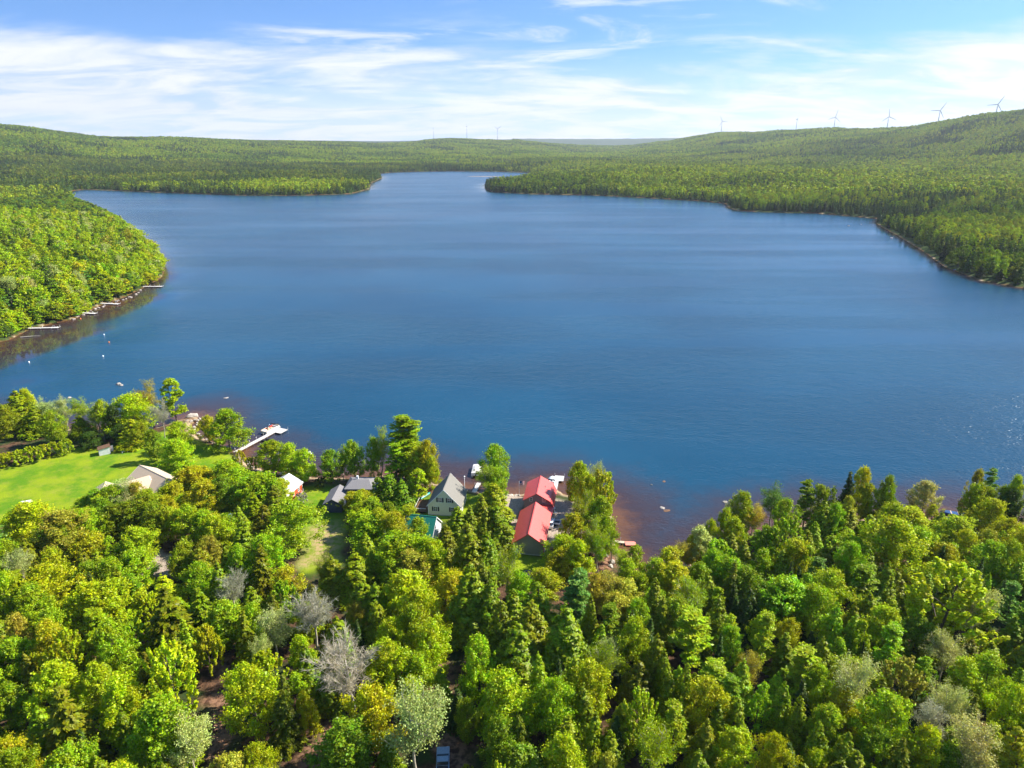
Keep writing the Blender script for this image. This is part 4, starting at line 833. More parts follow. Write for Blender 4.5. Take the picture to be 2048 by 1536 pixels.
notHL = lambda x, y: ~((x < -150) & (y < 1150) & (x > -760) & (y > 230))
ring(330, 1250, 6.4, 4, 50, lambda x, y: (x > 60), 'dark and lime woods on the right headland', [0, 0, 1], [2, 2, 3], 1.0, 1.0, .18)
ring(1000, 1700, 7.4, -50, 0, lambda x, y: west(x, y) & notHL(x, y), 'green woods on the left peninsula in the middle distance', [4, 5], [6], 1.12, 1.15, -.1, 1.15)
ring(1250, 2450, 8.4, -4, 50, lambda x, y: x > -60, 'flat woods on the right peninsula in the middle distance', [4, 5], [6], 1.2, 1.15, 0, 1.1)
ring(1700, 3000, 9.5, -50, -4, lambda x, y: x < -60, 'dark woods behind the left peninsula', [4, 5], [6], 1.3, 1.15, .75, .75)
ring(2450, 3600, 10.5, -4.2, 50, lambda x, y: x > -4000, 'woods at the foot of the right hills', [7, 4], [8], 1.25, 1.15, .3, .95)
ring(3000, 4600, 12.5, -50, -4.5, west, 'wooded hills beyond the left peninsula', [7], [8], 1.45, 1.2, .1, 1.05)
ring(3600, 5300, 13.5, -5, 50, lambda x, y: x > -4000, 'wooded turbine ridge on the right', [7], [8], 1.55, 1.2, 0, 1.08)
ring(4600, 7800, 17, -50, -5, west, 'farthest wooded hills on the left skyline', [7], [8], 2.0, 1.25, .15)
ring(5300, 8600, 17, -5, 34, lambda x, y: x > -4000, 'farthest wooded hills behind the narrow lake arm', [7], [8], 2.0, 1.25)

# ------------------------------------------------------------------ buildings
M_redroof = simple('red_metal_roof', (0.70, 0.072, 0.058), 0.5, 0.0, .06, 1.2, spec=.8, lines=('y', 0.42, 0.45))
M_taupe = simple('taupe_siding', (0.30, 0.27, 0.22), 0.75, var=.06, lines=('z', 0.16, 0.3))
M_mauve = simple('mauve_siding', (0.28, 0.20, 0.19), 0.75, var=.06, lines=('z', 0.16, 0.3))
M_yellow = simple('pale_yellow_siding', (0.80, 0.75, 0.54), 0.7, var=.05, lines=('z', 0.15, 0.2))
M_shingle = simple('grey_shingles', (0.20, 0.19, 0.165), 0.9, var=.15, scale=9, lines=('y', 0.6, 0.12))
M_tan = simple('tan_shingles', (0.56, 0.43, 0.29), 0.9, var=.14, scale=9, lines=('y', 0.6, 0.12))
M_dshingle = simple('dark_grey_shingles', (0.20, 0.19, 0.19), 0.9, var=.2, scale=9, lines=('y', 0.6, 0.12))
M_green = simple('green_metal_roof', (0.010, 0.16, 0.11), 0.4, var=.06, spec=.6, lines=('y', 0.42, 0.3))
M_whitewall = simple('white_siding', (0.74, 0.75, 0.74), 0.7, var=.05, lines=('z', 0.15, 0.2))
M_redwall = simple('red_siding', (0.62, 0.085, 0.030), 0.7, var=.08, lines=('z', 0.15, 0.25))
M_navy = simple('dark_blue_siding', (0.055, 0.075, 0.13), 0.7, var=.15, lines=('z', 0.15, 0.3))
M_silver = simple('pale_metal_roof', (0.66, 0.66, 0.64), 0.4, var=.08, spec=.6, lines=('y', 0.42, 0.3))
M_trim = simple('white_trim', (0.78, 0.77, 0.74), 0.6, var=.04)
M_shut = simple('black_shutters', (0.02, 0.02, 0.025), 0.6, var=.2)
M_glass = simple('window_glass', (0.03, 0.04, 0.055), 0.08, var=.2, spec=1.0)
M_conc = simple('concrete', (0.55, 0.50, 0.42), 0.9, var=.15)
M_bwood = simple('brown_wood', (0.16, 0.085, 0.045), 0.85, var=.25, lines=('x', 0.2, 0.4))
M_door = simple('rust_brown_door', (0.30, 0.11, 0.05), 0.8, var=.2)
M_deckw = simple('weathered_dock_boards', (0.56, 0.53, 0.49), 0.85, var=.15, lines=('y', 0.30, 0.5))
M_steel = simple('galvanised_steel', (0.45, 0.46, 0.47), 0.4, .7, var=.15)
M_alu = simple('aluminium', (0.62, 0.63, 0.65), 0.35, .8, var=.08)
M_white = simple('white_paint', (0.80, 0.80, 0.79), 0.35, var=.04, spec=.5)
M_canvas = simple('cream_canvas', (0.76, 0.72, 0.66), 0.8, var=.08)
M_black = simple('black_plastic', (0.02, 0.02, 0.022), 0.5, var=.2)
M_tan2 = simple('tan_vinyl', (0.55, 0.45, 0.32), 0.6, var=.1)
M_redv = simple('red_panel', (0.50, 0.05, 0.03), 0.5, var=.1)
M_coral = simple('coral_deck_paint', (0.80, 0.26, 0.19), 0.7, var=.08, lines=('y', 0.25, 0.2))
M_teal = simple('teal_plastic', (0.05, 0.42, 0.38), 0.4, var=.1)
M_blue = simple('blue_paint', (0.02, 0.07, 0.20), 0.35, var=.1)
M_lblue = simple('light_blue_tarp', (0.22, 0.42, 0.60), 0.6, var=.12)
M_rubber = simple('rubber', (0.015, 0.015, 0.015), 0.9)
M_orange = simple('orange_plastic', (0.80, 0.22, 0.04), 0.5, var=.1)
M_paleRock = simple('pale_stone', (0.42, 0.37, 0.31), 0.9, scale=2, var=.3)
M_skin = simple('skin', (0.62, 0.36, 0.26), 0.6, var=.05)
M_pink = simple('pink_cotton', (0.72, 0.33, 0.34), 0.9, var=.08)
M_jean = simple('dark_jeans', (0.03, 0.04, 0.08), 0.9, var=.1)
M_hair = simple('brown_hair', (0.09, 0.05, 0.03), 0.8)

def zt(x, y): return float(ter(x, y)[0])
def Rz(a): return Matrix.Rotation(a, 4, 'Z')
def window(parent, side, a, zc, w, h, W, L, shutters=True, frame=None):
    """side: front (y=0), back, left (x=-W/2), right; a = position along the wall"""
    ang, ox, oy = {'front': (0, a, 0), 'right': (math.pi / 2, W / 2, a), 'left': (-math.pi / 2, -W / 2, a), 'back': (math.pi, a, L)}[side]
    m = MB(); t_ = .09
    m.box(-w / 2 - t_, w / 2 + t_, -.05, .02, h / 2, h / 2 + t_); m.box(-w / 2 - t_, w / 2 + t_, -.06, .02, -h / 2 - t_, -h / 2)
    m.box(-w / 2 - t_, -w / 2, -.05, .02, -h / 2, h / 2); m.box(w / 2, w / 2 + t_, -.05, .02, -h / 2, h / 2)
    m.box(-w / 2, w / 2, -.045, .02, -.03, .03); m.box(-.025, .025, -.042, .02, -h / 2, -.03); m.box(-.025, .025, -.042, .02, .03, h / 2)
    f = m.build('window', frame or M_trim, parent, (ox, oy, zc), (0, 0, ang))
    g = MB(); g.box(-w / 2, w / 2, -.015, .01, -h / 2, h / 2); g.build('pane', M_glass, f)
    if shutters:
        for s in (-1, 1):
            q = MB(); x0 = s * (w / 2 + t_ + .03); q.box(min(x0, x0 + s * .38), max(x0, x0 + s * .38), -.05, .01, -h / 2 - .05, h / 2 + .05); q.build('shutter', M_shut, f)
def door(parent, side, a, w, h, W, L, mat, z0=.0):
    ang, ox, oy = {'front': (0, a, 0), 'right': (math.pi / 2, W / 2, a), 'left': (-math.pi / 2, -W / 2, a), 'back': (math.pi, a, L)}[side]
    m = MB(); m.box(-w / 2, w / 2, -.05, .02, z0, h); d = m.build('door', mat, parent, (ox, oy, 0), (0, 0, ang))
    q = MB(); q.box(w / 2 - .18, w / 2 - .1, -.10, -.05, 1.0, 1.08); q.build('handle', M_steel, d)
def chevron(W, eave, ridge, ov, th=.14):
    s = (ridge - eave) / (W / 2); a = W / 2 + ov; ze = eave - ov * s
    return [(-a, ze), (0, ridge), (a, ze), (a, ze + th), (0, ridge + th), (-a, ze + th)]
def house(name, label, cat, x, y, rz, W, L, eave, ridge, wall, roof, ov=.4, base=True, trim=M_trim):
    z = zt(x, y)
    r = empty(name, (x, y, z), math.radians(rz), label, cat)
    m = MB(); m.prism([(-W / 2, .15), (W / 2, .15), (W / 2, eave - .02), (0, ridge - .02), (-W / 2, eave - .02)], 0, L, 'y'); m.build('wall', wall, r)
    m = MB(); m.prism(chevron(W, eave, ridge, ov), -ov, L + ov, 'y'); rf = m.build('roof', roof, r)
    m = MB(); m.box(-.10, .10, -ov - .02, L + ov + .02, ridge + .12, ridge + .18); m.build('ridge_cap', roof, rf)
    if base:
        m = MB(); m.box(-W / 2 - .06, W / 2 + .06, -.06, L + .06, -.4, .18); m.build('foundation', M_conc, r)
    s = (ridge - eave) / (W / 2)
    for e in (-ov - .05, L + ov + .003):           # barge boards
        m = MB(); c = chevron(W, eave, ridge, ov, .14); o2 = [(-W / 2 - ov, c[0][1] - .12), (0, ridge - .12), (W / 2 + ov, c[0][1] - .12), (W / 2 + ov, c[3][1] + .01), (0, ridge + .15), (-W / 2 - ov, c[3][1] + .01)]
        m.prism(o2, e, e + .045, 'y'); m.build('barge_board', trim, r)
    for cx in (-W / 2, W / 2):
        for cy in (0, L):
            m = MB(); m.box(cx - .07, cx + .07, cy - .07, cy + .07, .19, eave - .25); m.build('corner_board', trim, r)
    return r

g1 = house('garage', 'long red-roofed garage with a plain taupe gable wall', 'garage', 3.75, 134.5, -8.5, 7.0, 14.0, 3.0, 5.55, M_taupe, M_redroof, .42, trim=M_redroof)
for yy in (2.2, 6.0, 9.8): window(g1, 'right', yy, 1.7, .9, .9, 7.0, 14, False)
door(g1, 'right', 12.2, .95, 2.15, 7.0, 14, M_trim, .18); door(g1, 'left', 8, 2.6, 2.2, 7.0, 14, M_trim, .18)
# boathouse: left slope, right slope, then a steep lower skirt
x0, y0 = 6.25, 152.6; b1 = empty('boathouse', (x0, y0, zt(5.2, 150)), math.radians(-8), 'red-roofed boathouse with mauve gable and two small windows above the water', 'boathouse')
W, L, ev, rd = 6.3, 9.2, 4.0, 5.9
m = MB(); m.prism([(-W / 2, -1.2), (W / 2 + .7, -1.2), (W / 2 + .7, 2.5), (W / 2, ev - .02), (0, rd - .02), (-W / 2, ev - .02)], 0, L, 'y'); m.build('wall', M_mauve, b1)
s_ = (rd - ev) / (W / 2)
m = MB(); a = W / 2 + .35; m.prism([(-a, ev - .35 * s_), (0, rd), (a - .2, ev - .15 * s_), (a + .75, 2.15), (a + .87, 2.2), (a - .08, ev - .1 * s_ + .15), (0, rd + .15), (-a, ev - .35 * s_ + .15)], -.4, L + .4, 'y'); rf = m.build('roof', M_redroof, b1)
m = MB(); m.box(-.1, .1, -.42, L + .42, rd + .12, rd + .18); m.build('ridge_cap', M_redroof, rf)
m = MB(); m.tube((1.7, 5.2, rd - 1.0), (1.7, 5.2, rd - .4), .06); m.build('vent_pipe', M_black, rf)
window(b1, 'front', -1.5, 4.2, .62, .95, W, L, False); window(b1, 'front', 1.75, 4.2, .62, .95, W, L, False)
window(b1, 'back', 0, 3.0, 1.6, 1.2, W, L, False); window(b1, 'left', 3, 2.9, .8, 1.0, W, L, False); window(b1, 'left', 6.5, 2.9, .8, 1.0, W, L, False)
c1 = empty('passage', (8.35, 148.2, zt(8, 148)), math.radians(-8.5), 'low red-roofed passage joining red garage and boathouse', 'passage')
m = MB(); m.box(-1.3, 1.3, .02, 4.1, -.3, 2.35); m.build('wall', M_taupe, c1)
m = MB(); m.prism([(-1.5, 2.95), (1.6, 2.35), (1.6, 2.48), (-1.5, 3.08)], -.1, 4.2, 'y'); m.build('roof', M_redroof, c1)

h1 = house('cape_house', 'pale yellow steep-roofed cape house with black shutters', 'house', -17.1, 152.0, -6.2, 8.2, 8.6, 2.9, 7.3, M_yellow, M_shingle, .32)
window(h1, 'front', -1.0, 4.35, .85, 1.15, 8.2, 8.6); window(h1, 'front', 1.45, 4.35, .85, 1.15, 8.2, 8.6); window(h1, 'front', -2.2, 1.75, .85, 1.15, 8.2, 8.6); window(h1, 'front', 2.2, 1.75, .85, 1.15, 8.2, 8.6)
for yy in (2.2, 6.0): window(h1, 'right', yy, 1.7, .9, 1.15, 8.2, 8.6)
for yy in (2.2, 6.4): window(h1, 'left', yy, 1.7, .9, 1.15, 8.2, 8.6)
door(h1, 'left', 4.3, 1.0, 2.1, 8.2, 8.6, M_redv, .18)
dk = empty('wooden_deck', (-23.3, 153.2, zt(-23, 154)), math.radians(-6.2), 'dark brown timber deck on the left of the yellow house', 'deck')
m = MB(); m.box(-1.6, 1.55, 0, 6, .35, .5); m.build('floor', M_bwood, dk)
m = MB(); [m.box(x, x + .1, y, y + .1, -.3, 1.35) for x in (-1.6, 1.4) for y in (0, 2.9, 5.9)]; m.build('post', M_bwood, dk)
m = MB(); m.box(-1.6, -1.52, .1, 5.9, 1.2, 1.3); m.box(-1.5, 1.4, .02, .1, 1.2, 1.3); m.build('railing', M_trim, dk)

s1 = house('shed', 'green-roofed white shed below the yellow house', 'shed', -17.9, 140.7, 79, 7.6, 6.8, 2.7, 6.1, M_whitewall, M_green, .25)
window(s1, 'front', -.6, 3.9, .45, .8, 7.6, 6.8, False, M_shut); window(s1, 'front', 1.2, 1.6, .8, .9, 7.6, 6.8, False)

t1 = house('house', 'tan-roofed pale house half hidden by trees beside the lawn', 'house', -89.8, 160.6, 55, 8.0, 14.5, 3.1, 5.6, M_whitewall, M_tan, .4)
window(t1, 'left', 3.0, 1.7, 1.2, 1.1, 8, 14.5, False); window(t1, 'left', 11.0, 1.7, 1.2, 1.1, 8, 14.5, False); window(t1, 'front', 0, 1.8, 1.4, 1.1, 8, 14.5, False)
# its cross wing, joined to the same house
wg = MB(); Mw = Matrix.Translation((-2.0, 7.2, 0)) @ Rz(math.radians(78))
def xf(o, M_): o.matrix_local = M_; return o
m = MB(); m.prism([(-3.3, .15), (3.3, .15), (3.3, 3.25), (0, 5.35), (-3.3, 3.25)], -.5, 6.6, 'y'); wgo = xf(m.build('wing', M_whitewall, t1), Mw)
m = MB(); m.prism(chevron(6.6, 3.27, 5.4, .4), -.3, 7.0, 'y'); xf(m.build('wing_roof', M_tan, t1), Mw)
m = MB(); c = chevron(6.6, 3.27, 5.4, .4); m.prism([(p[0], p[1] - (.12 if i < 3 else 0)) for i, p in enumerate(c)], 7.003, 7.05, 'y'); xf(m.build('barge_board', M_trim, t1), Mw)
m = MB(); m.box(-.5, .5, 6.6, 6.65, 1.3, 2.5); xf(m.build('window', M_glass, t1), Mw)
t2 = house('garage', 'tan-roofed garage almost hidden left of the pale house', 'garage', -104.5, 154.0, 20, 7, 7.5, 2.6, 4.6, M_whitewall, M_tan, .35)
x_, y_ = G(54, 1010); bx = empty('propane_tank', (x_, y_, zt(x_, y_)), .4, 'white horizontal gas tank on the lawn at far left', 'gas tank')
m = MB(); rings = []
for t_ in np.linspace(0, 1, 11):
    q = min(t_, 1 - t_) * 2; rr_ = .5 * math.sqrt(max(0, 1 - (1 - min(1, q * 3.2)) ** 2)) + .01
    rings.append([(-1.5 + 3 * t_, rr_ * math.cos(k * math.pi / 6), .75 + rr_ * math.sin(k * math.pi / 6)) for k in range(12)])
m.loft(rings); m.build('tank', M_white, bx); m = MB(); m.box(-.9, -.7, -.35, .35, 0, .35); m.box(.7, .9, -.35, .35, 0, .35); m.build('saddle', M_conc, bx)
m = MB(); m.tube((0, 0, 1.2), (0, 0, 1.4), .18); m.build('valve_cover', M_steel, bx)

r1_ = house('cabin', 'small red cabin with a pale metal roof', 'cabin', -62.1, 156.6, -13, 7.4, 8.8, 2.9, 4.9, M_redwall, M_silver, .35)
for yy in (2.2, 4.4, 7.0): window(r1_, 'right', yy, 1.75, .75, 1.0, 7.4, 8.8, False)
window(r1_, 'front', 0, 1.75, 1.0, 1.0, 7.4, 8.8, False)
x_, y_ = G(603, 980); st_ = empty('steps', (-57.2, 164.2, zt(-57, 164)), math.radians(-13), 'white handrail steps at the red cabin corner', 'steps')
m = MB(); [m.box(-.5 + .28 * i, -.2 + .28 * i, -.5, .5, 0, .75 - .18 * i) for i in range(4)]; m.build('treads', M_conc, st_)
for s in (-.5, .5):
    m = MB(); m.tube((-.4, s, 1.6), (.8, s, .9), .035); m.tube((-.4, s, .7), (-.4, s, 1.6), .035); m.tube((.8, s, 0), (.8, s, .9), .035); m.build('handrail', M_trim, st_)

# dark blue house: main block with a low grey roof and a front wing
z = zt(-40, 160); d1 = empty('cottage', (-40.0, 158.8, z), math.radians(-1), 'dark blue cottage with grey roof behind the sandy beach', 'cottage')
m = MB(); m.box(-3.3, 3.3, 0, 6.2, .1, 3.9); m.build('wall', M_navy, d1)
m = MB(); m.loft([[(-3.7, -.4, 3.86), (3.7, -.4, 3.86), (3.7, 6.6, 3.86), (-3.7, 6.6, 3.86)], [(-3.7, -.4, 4.0), (3.7, -.4, 4.0), (3.7, 6.6, 4.0), (-3.7, 6.6, 4.0)], [(-2.2, 2.9, 5.1), (2.2, 2.9, 5.1), (2.2, 3.3, 5.1), (-2.2, 3.3, 5.1)]], True, False); rf = m.build('roof', M_dshingle, d1)
m = MB(); m.box(-1.2, -.7, 3.2, 3.7, 4.8, 5.9); m.build('chimney', M_white, rf)
m = MB(); m.box(-3.3, 3.3, -.003, .02, .1, .4); m.build('skirting', M_conc, d1)
for a_ in (-1.8, .6, 2.2): window(d1, 'front', a_, 2.2, .8, 1.0, 6.6, 6.2, False)
window(d1, 'right', 2, 2.2, .9, 1.0, 6.6, 6.2, False, M_lblue); window(d1, 'right', 4.4, 2.2, .9, 1.0, 6.6, 6.2, False, M_lblue)
m = MB(); m.prism([(-2.2, .1), (2.2, .1), (2.2, 2.55), (0, 3.85), (-2.2, 2.55)], 0, 7.4, 'y'); xf(m.build('wing', M_navy, d1), Matrix.Translation((-5.4, -5.6, 0)))
m = MB(); m.prism(chevron(4.4, 2.57, 3.9, .35), -.35, 7.8, 'y'); xf(m.build('wing_roof', M_dshingle, d1), Matrix.Translation((-5.4, -5.6, 0)))
x_, y_ = G(742, 968, 3.5); cn = empty('canopy', (x_, y_, zt(x_, y_)), math.radians(-35), 'light blue tarp canopy behind the dark blue cottage', 'canopy')
m = MB(); m.prism([(-1.3, 2.0), (0, 2.55), (1.3, 2.0), (1.3, 2.06), (0, 2.61), (-1.3, 2.06)], -1.7, 1.7, 'y'); m.build('cover', M_lblue, cn)
for sx in (-1.2, 1.2):
    for sy in (-1.6, 1.6):
        m = MB(); m.tube((sx, sy, -.2), (sx, sy, 2.02), .03); m.build('leg', M_steel, cn)
# little shed on the lawn
x_, y_ = G(210, 907); q1 = empty('shed', (x_, y_, zt(x_, y_)), math.radians(33), 'small white shed with a brown roof and open brown door', 'shed')
m = MB(); m.prism([(-1.5, 0), (1.5, 0), (1.5, 2.3), (-1.5, 1.9)], -1.2, 1.2, 'y'); m.build('wall', M_whitewall, q1)
m = MB(); m.prism([(-1.7, 1.9), (1.7, 2.36), (1.7, 2.46), (-1.7, 2.0)], -1.4, 1.4, 'y'); m.build('roof', M_bwood, q1)
m = MB(); m.box(1.5, 1.54, -.75, .35, .05, 1.9); dd_ = m.build('door', M_door, q1); m = MB(); m.box(1.54, 1.6, .15, .22, .95, 1.05); m.build('handle', M_steel, dd_)
m = MB(); m.box(1.54, 2.4, .40, .45, .05, 1.9); m.build('open_door', M_whitewall, q1)

# ------------------------------------------------------------------ docks
def dock(p0, p1, w, label, name='dock', mat=None, plat=None, posts=True, z=.45, cat='dock', nposts=5):
    p0 = Vector((p0[0], p0[1])); p1 = Vector((p1[0], p1[1])); d = p1 - p0; Ln = d.length; a = math.atan2(-d.x, d.y)
    r = empty(name, (p0.x, p0.y, 0), a, label, cat, None)
    mat = mat or M_deckw
    m = MB(); m.box(-w / 2, w / 2, 0, Ln, z, z + .09); m.build('deck', mat, r)
    m = MB(); m.box(-w / 2 + .06, -w / 2 + .14, .02, Ln - .02, z - .22, z - .003); m.box(w / 2 - .14, w / 2 - .06, .02, Ln - .02, z - .22, z - .003); m.build('stringer', M_bwood, r)
    if plat:
        px0, px1, py0, py1 = plat
        m = MB(); m.box(px0, px1, Ln + py0, Ln + py1, z + .003, z + .10); m.build('platform', mat, r)
    if posts:
        for i in range(nposts):
            yy = Ln * (i + .3) / nposts
            for s in (-1, 1):
                m = MB(); m.tube((s * (w / 2 + .05), yy, -1.2), (s * (w / 2 + .05), yy, z + (1.0 if s < 0 else .35)), .045); m.build('post', M_steel, r)
        if plat:
            for cx in (plat[0] - .05, plat[1] + .05):
                for cy in (plat[2] + .1, plat[3] - .1):
                    m = MB(); m.tube((cx, Ln + cy, -1.2), (cx, Ln + cy, z + .9), .045); m.build('post', M_steel, r)
    return r
pa, pb = G(470, 905, .45), G(553, 861, .45)
dock(pa, pb, 1.5, 'long pale dock with a square end platform beside the pontoon boat', plat=(-.75, 3.1, -1.6, 2.0), nposts=6)
dock(G(560, 951, .45), G(583, 926, .45), 1.2, 'short pale dock glimpsed behind trees by the red cabin', nposts=3)
dock(G(948, 985, .45), G(958, 966, .45), 1.2, 'short grey dock leading to the covered pontoon boat', nposts=2)
dock(G(1107, 990, .45), G(1113, 960, .45), 1.3, 'pale dock with a square platform right of the boathouse', plat=(-.65, 2.0, -.6, 2.6), nposts=4)
# headland docks, seen far off on the left
HD = [((36, 657), (118, 655), 'longest headland dock, nearest the left photo edge'), ((143, 625), (192, 627), 'second headland dock with a widened end'), ((186, 606), (238, 608), 'third headland dock reaching into calm brown water'),
      ((286, 573), (325, 573), 'farthest headland dock at the wooded tip'), ((-6, 662), (18, 660), 'partly cropped dock at the far left edge')]
for a_, b_, lb in HD:
    dock(G(*a_, .45), G(*b_, .45), 1.9, lb, plat=(-1.3, 1.2, -3, 0), posts=True, nposts=4)
x_, y_ = G(62, 673, .2); lg = empty('fallen_log', (x_, y_, .1), math.radians(-70), 'bleached fallen log lying in the shallows below the headland', 'log')
V_, F_ = tube_np(np.array([(0, -4.5, .1), (0.2, 0, .25), (0, 4, .1)]), [.28, .22, .1], 7); me = npmesh('trunk', V_, F_, [M_bark_pale]); o = bpy.data.objects.new('trunk', me); C.objects.link(o); o.parent = lg
V_, F_ = tube_np(np.array([(0.1, 1, .2), (1.0, 2.0, .7)]), [.1, .04], 5); me = npmesh('branch', V_, F_, [M_bark_pale]); o = bpy.data.objects.new('branch', me); C.objects.link(o); o.parent = lg
# coral swim float with its gangway
x_, y_ = G(1261, 1087, .4); fl = empty('swim_float', (x_, y_, 0), math.radians(-3), 'coral pink swim float off the right shore', 'float')
m = MB(); m.prism([(-1.25, -.8), (.9, -.8), (1.25, -.5), (1.3, 0), (1.25, .6), (.9, .9), (-1.25, .9)], .28, .42); m.build('deck', M_coral, fl)
m = MB(); m.prism([(-1.15, -.7), (.9, -.7), (1.1, 0), (.9, .8), (-1.15, .8)], -.2, .277); m.build('hull', M_redv, fl)
dock(G(1226, 1083, .45), G(1249, 1085, .45), .9, 'weathered gangway leading out to the coral swim float', name='gangway', cat='gangway', nposts=2, mat=M_tan2)
x_, y_ = G(614, 909, .2); raft = empty('raft', (x_, y_, 0), .5, 'white swim raft just past the red cabin trees', 'raft')
m = MB(); m.box(-1.4, 1.4, -1.4, 1.4, .22, .4); m.build('deck', M_white, raft); m = MB(); [m.box(a_ - .35, a_ + .35, -1.3, 1.3, -.15, .217) for a_ in (-1, 1)]; m.build('floats', M_black, raft)

# ------------------------------------------------------------------ boats
def pontoon_hull(r, L, w):
    for s in (-1, 1):
        m = MB(); rings = []
        for t_, k in ((0, 1), (.82, 1), (.93, .72), (1, .12)):
            rings.append([(s * (w / 2 - .35) + .30 * k * math.cos(a), -L / 2 + t_ * L, .12 + .30 * k * math.sin(a) + (1 - k) * .15) for a in np.linspace(0, 2 * math.pi, 10, False)])
        m.loft(rings); m.build('pontoon', M_alu, r)
    m = MB(); m.box(-w / 2, w / 2, -L / 2 + .1, L / 2 - .5, .46, .54); m.build('deck', M_tan2, r)
def pontoon_boat(label, x, y, rz, L=6.8, w=2.5, cover=False):
    r = empty('pontoon_boat', (x, y, 0), rz, label, 'pontoon boat', None); pontoon_hull(r, L, w)
    y0, y1 = -L / 2 + .6, L / 2 - .7
    if not cover:
        for nm, (a, b_) in {'side_fence': ((-w / 2, y0), (-w / 2 + .04, y1))}.items():
            for s in (-1, 1):
                m = MB(); m.box(s * w / 2 - .03, s * w / 2 + .03, y0, y1, .56, 1.18); m.build('side_fence', M_redv if s > 0 else M_canvas, r)
                m = MB(); m.tube((s * w / 2, y0, 1.22), (s * w / 2, y1, 1.22), .03); m.build('rail', M_alu, r)
        m = MB(); m.box(-w / 2 + .06, w / 2 - .06, y1 - .03, y1 + .03, .56, 1.18); m.build('bow_gate', M_canvas, r)
        for bx0, bx1, by0, by1 in ((-w / 2 + .1, -w / 2 + .7, y1 - 2.0, y1 - .15), (w / 2 - .7, w / 2 - .1, y1 - 2.0, y1 - .15), (-w / 2 + .1, w / 2 - .1, y0 + .1, y0 + .7)):
            m = MB(); m.box(bx0, bx1, by0, by1, .545, .98); st = m.build('bench', M_canvas, r); m = MB()
            if bx1 - bx0 > 1: m.box(bx0, bx1, by0, by0 + .15, .985, 1.35)
            else: m.box(bx0 if bx0 < 0 else bx1 - .15, bx0 + .15 if bx0 < 0 else bx1, by0, by1, .985, 1.35)
            m.build('backrest', M_tan2, st)
        m = MB(); m.prism([(-.4, .545), (.25, .545), (.25, 1.2), (-.15, 1.5)], .5, 1.15, 'x'); c = m.build('console', M_tan2, r)
        m = MB(); m.box(.55, 1.1, -.05, -.01, 1.45, 1.75); m.build('windscreen', M_glass, c)
        m = MB(); [m.tube((s * w / 2, -.2, 1.2), (s * (w / 2 - .1), -1.6, 1.95), .025) for s in (-1, 1)]; m.tube((-w / 2 + .1, -1.6, 1.95), (w / 2 - .1, -1.6, 1.95), .03); m.build('bimini_frame', M_alu, r)
        m = MB(); m.box(-w / 2 + .2, w / 2 - .2, -1.95, -1.6, 1.97, 2.12); m.build('folded_bimini', M_black, r)
    else:
        m = MB(); rings = []
        for t_ in np.linspace(0, 1, 9):
            hh = 1.25 + .45 * math.sin(math.pi * t_) ** .7; ww_ = w / 2 + .03 - .12 * (t_ > .9)
            rings.append([(-ww_, y0 + t_ * (y1 - y0), .62), (-ww_ + .03, y0 + t_ * (y1 - y0), 1.15), (-.5, y0 + t_ * (y1 - y0), hh * .97), (0, y0 + t_ * (y1 - y0), hh), (.5, y0 + t_ * (y1 - y0), hh * .97), (ww_ - .03, y0 + t_ * (y1 - y0), 1.15), (ww_, y0 + t_ * (y1 - y0), .62)])
        m.loft(rings, True, False); m.build('canvas_cover', M_canvas, r)
        m = MB(); m.tube((-w / 2, y1 + .15, .6), (-w / 2, y1 + .15, 1.25), .03); m.tube((w / 2, y1 + .15, .6), (w / 2, y1 + .15, 1.25), .03); m.tube((-w / 2, y1 + .15, 1.25), (w / 2, y1 + .15, 1.25), .03); m.build('rail', M_alu, r)
        m = MB(); m.box(-w / 2, w / 2, y0 - .45, y0 - .02, .56, .7); m.build('stern_step', M_alu, r)
    m = MB(); m.prism([(-L / 2 - .35, .1), (-L / 2 + .1, .1), (-L / 2 + .15, 1.15), (-L / 2 - .2, 1.25), (-L / 2 - .42, 1.0)], -.2, .2, 'x'); mo = m.build('outboard_motor', M_black, r)
    m = MB(); m.box(-.06, .06, -L / 2 - .2, -L / 2 - .05, -.5, .1); m.build('leg', M_black, mo)
    return r
dv = Vector((pb[0] - pa[0], pb[1] - pa[1])).normalized(); ang = math.atan2(-dv.x, dv.y)
px_, py_ = G(541, 861, .5)
pontoon_boat('tan and red pontoon boat tied along the long pale dock', px_ - .3, py_ + .6, ang + math.pi, 7.4, 2.55)
pontoon_boat('white-covered pontoon boat moored between the yellow house and boathouse', -10.2, 179.2, math.radians(-3), 7.0, 2.7, True)
# white runabout at the right dock
x_, y_ = G(1103, 966, .4); rb = empty('motorboat', (x_, y_, 0), math.radians(-9), 'white motorboat with dark cockpit behind the boathouse roof', 'motorboat')
def hull(r, L, w, hgt, mat, y_off=0):
    m = MB(); rings = []
    for t_ in np.linspace(0, 1, 10):
        k = 1 if t_ < .55 else math.sqrt(max(0.0, 1 - ((t_ - .55) / .45) ** 2)) * .97 + .03; sh = hgt * (1 + .25 * t_ * t_)
        y = -L / 2 + t_ * L
        rings.append([(-w / 2 * k, y, sh), (-w / 2 * .93 * k, y, .15), (-w / 4 * k, y, -.1), (w / 4 * k, y, -.1), (w / 2 * .93 * k, y, .15), (w / 2 * k, y, sh)])
    m.loft(rings); return m.build('hull', mat, r)
hull(rb, 6.4, 2.4, .85, M_white)
m = MB(); m.prism([(-.85, -2.6), (.85, -2.6), (.85, .4), (-.85, .4)], .86, .90); m.build('cockpit', M_black, rb)
m = MB(); m.prism([(.35, .9), (.75, .9), (.35, 1.45), (.30, 1.45)], -1.0, 1.0, 'x'); m.build('windscreen', M_glass, rb)
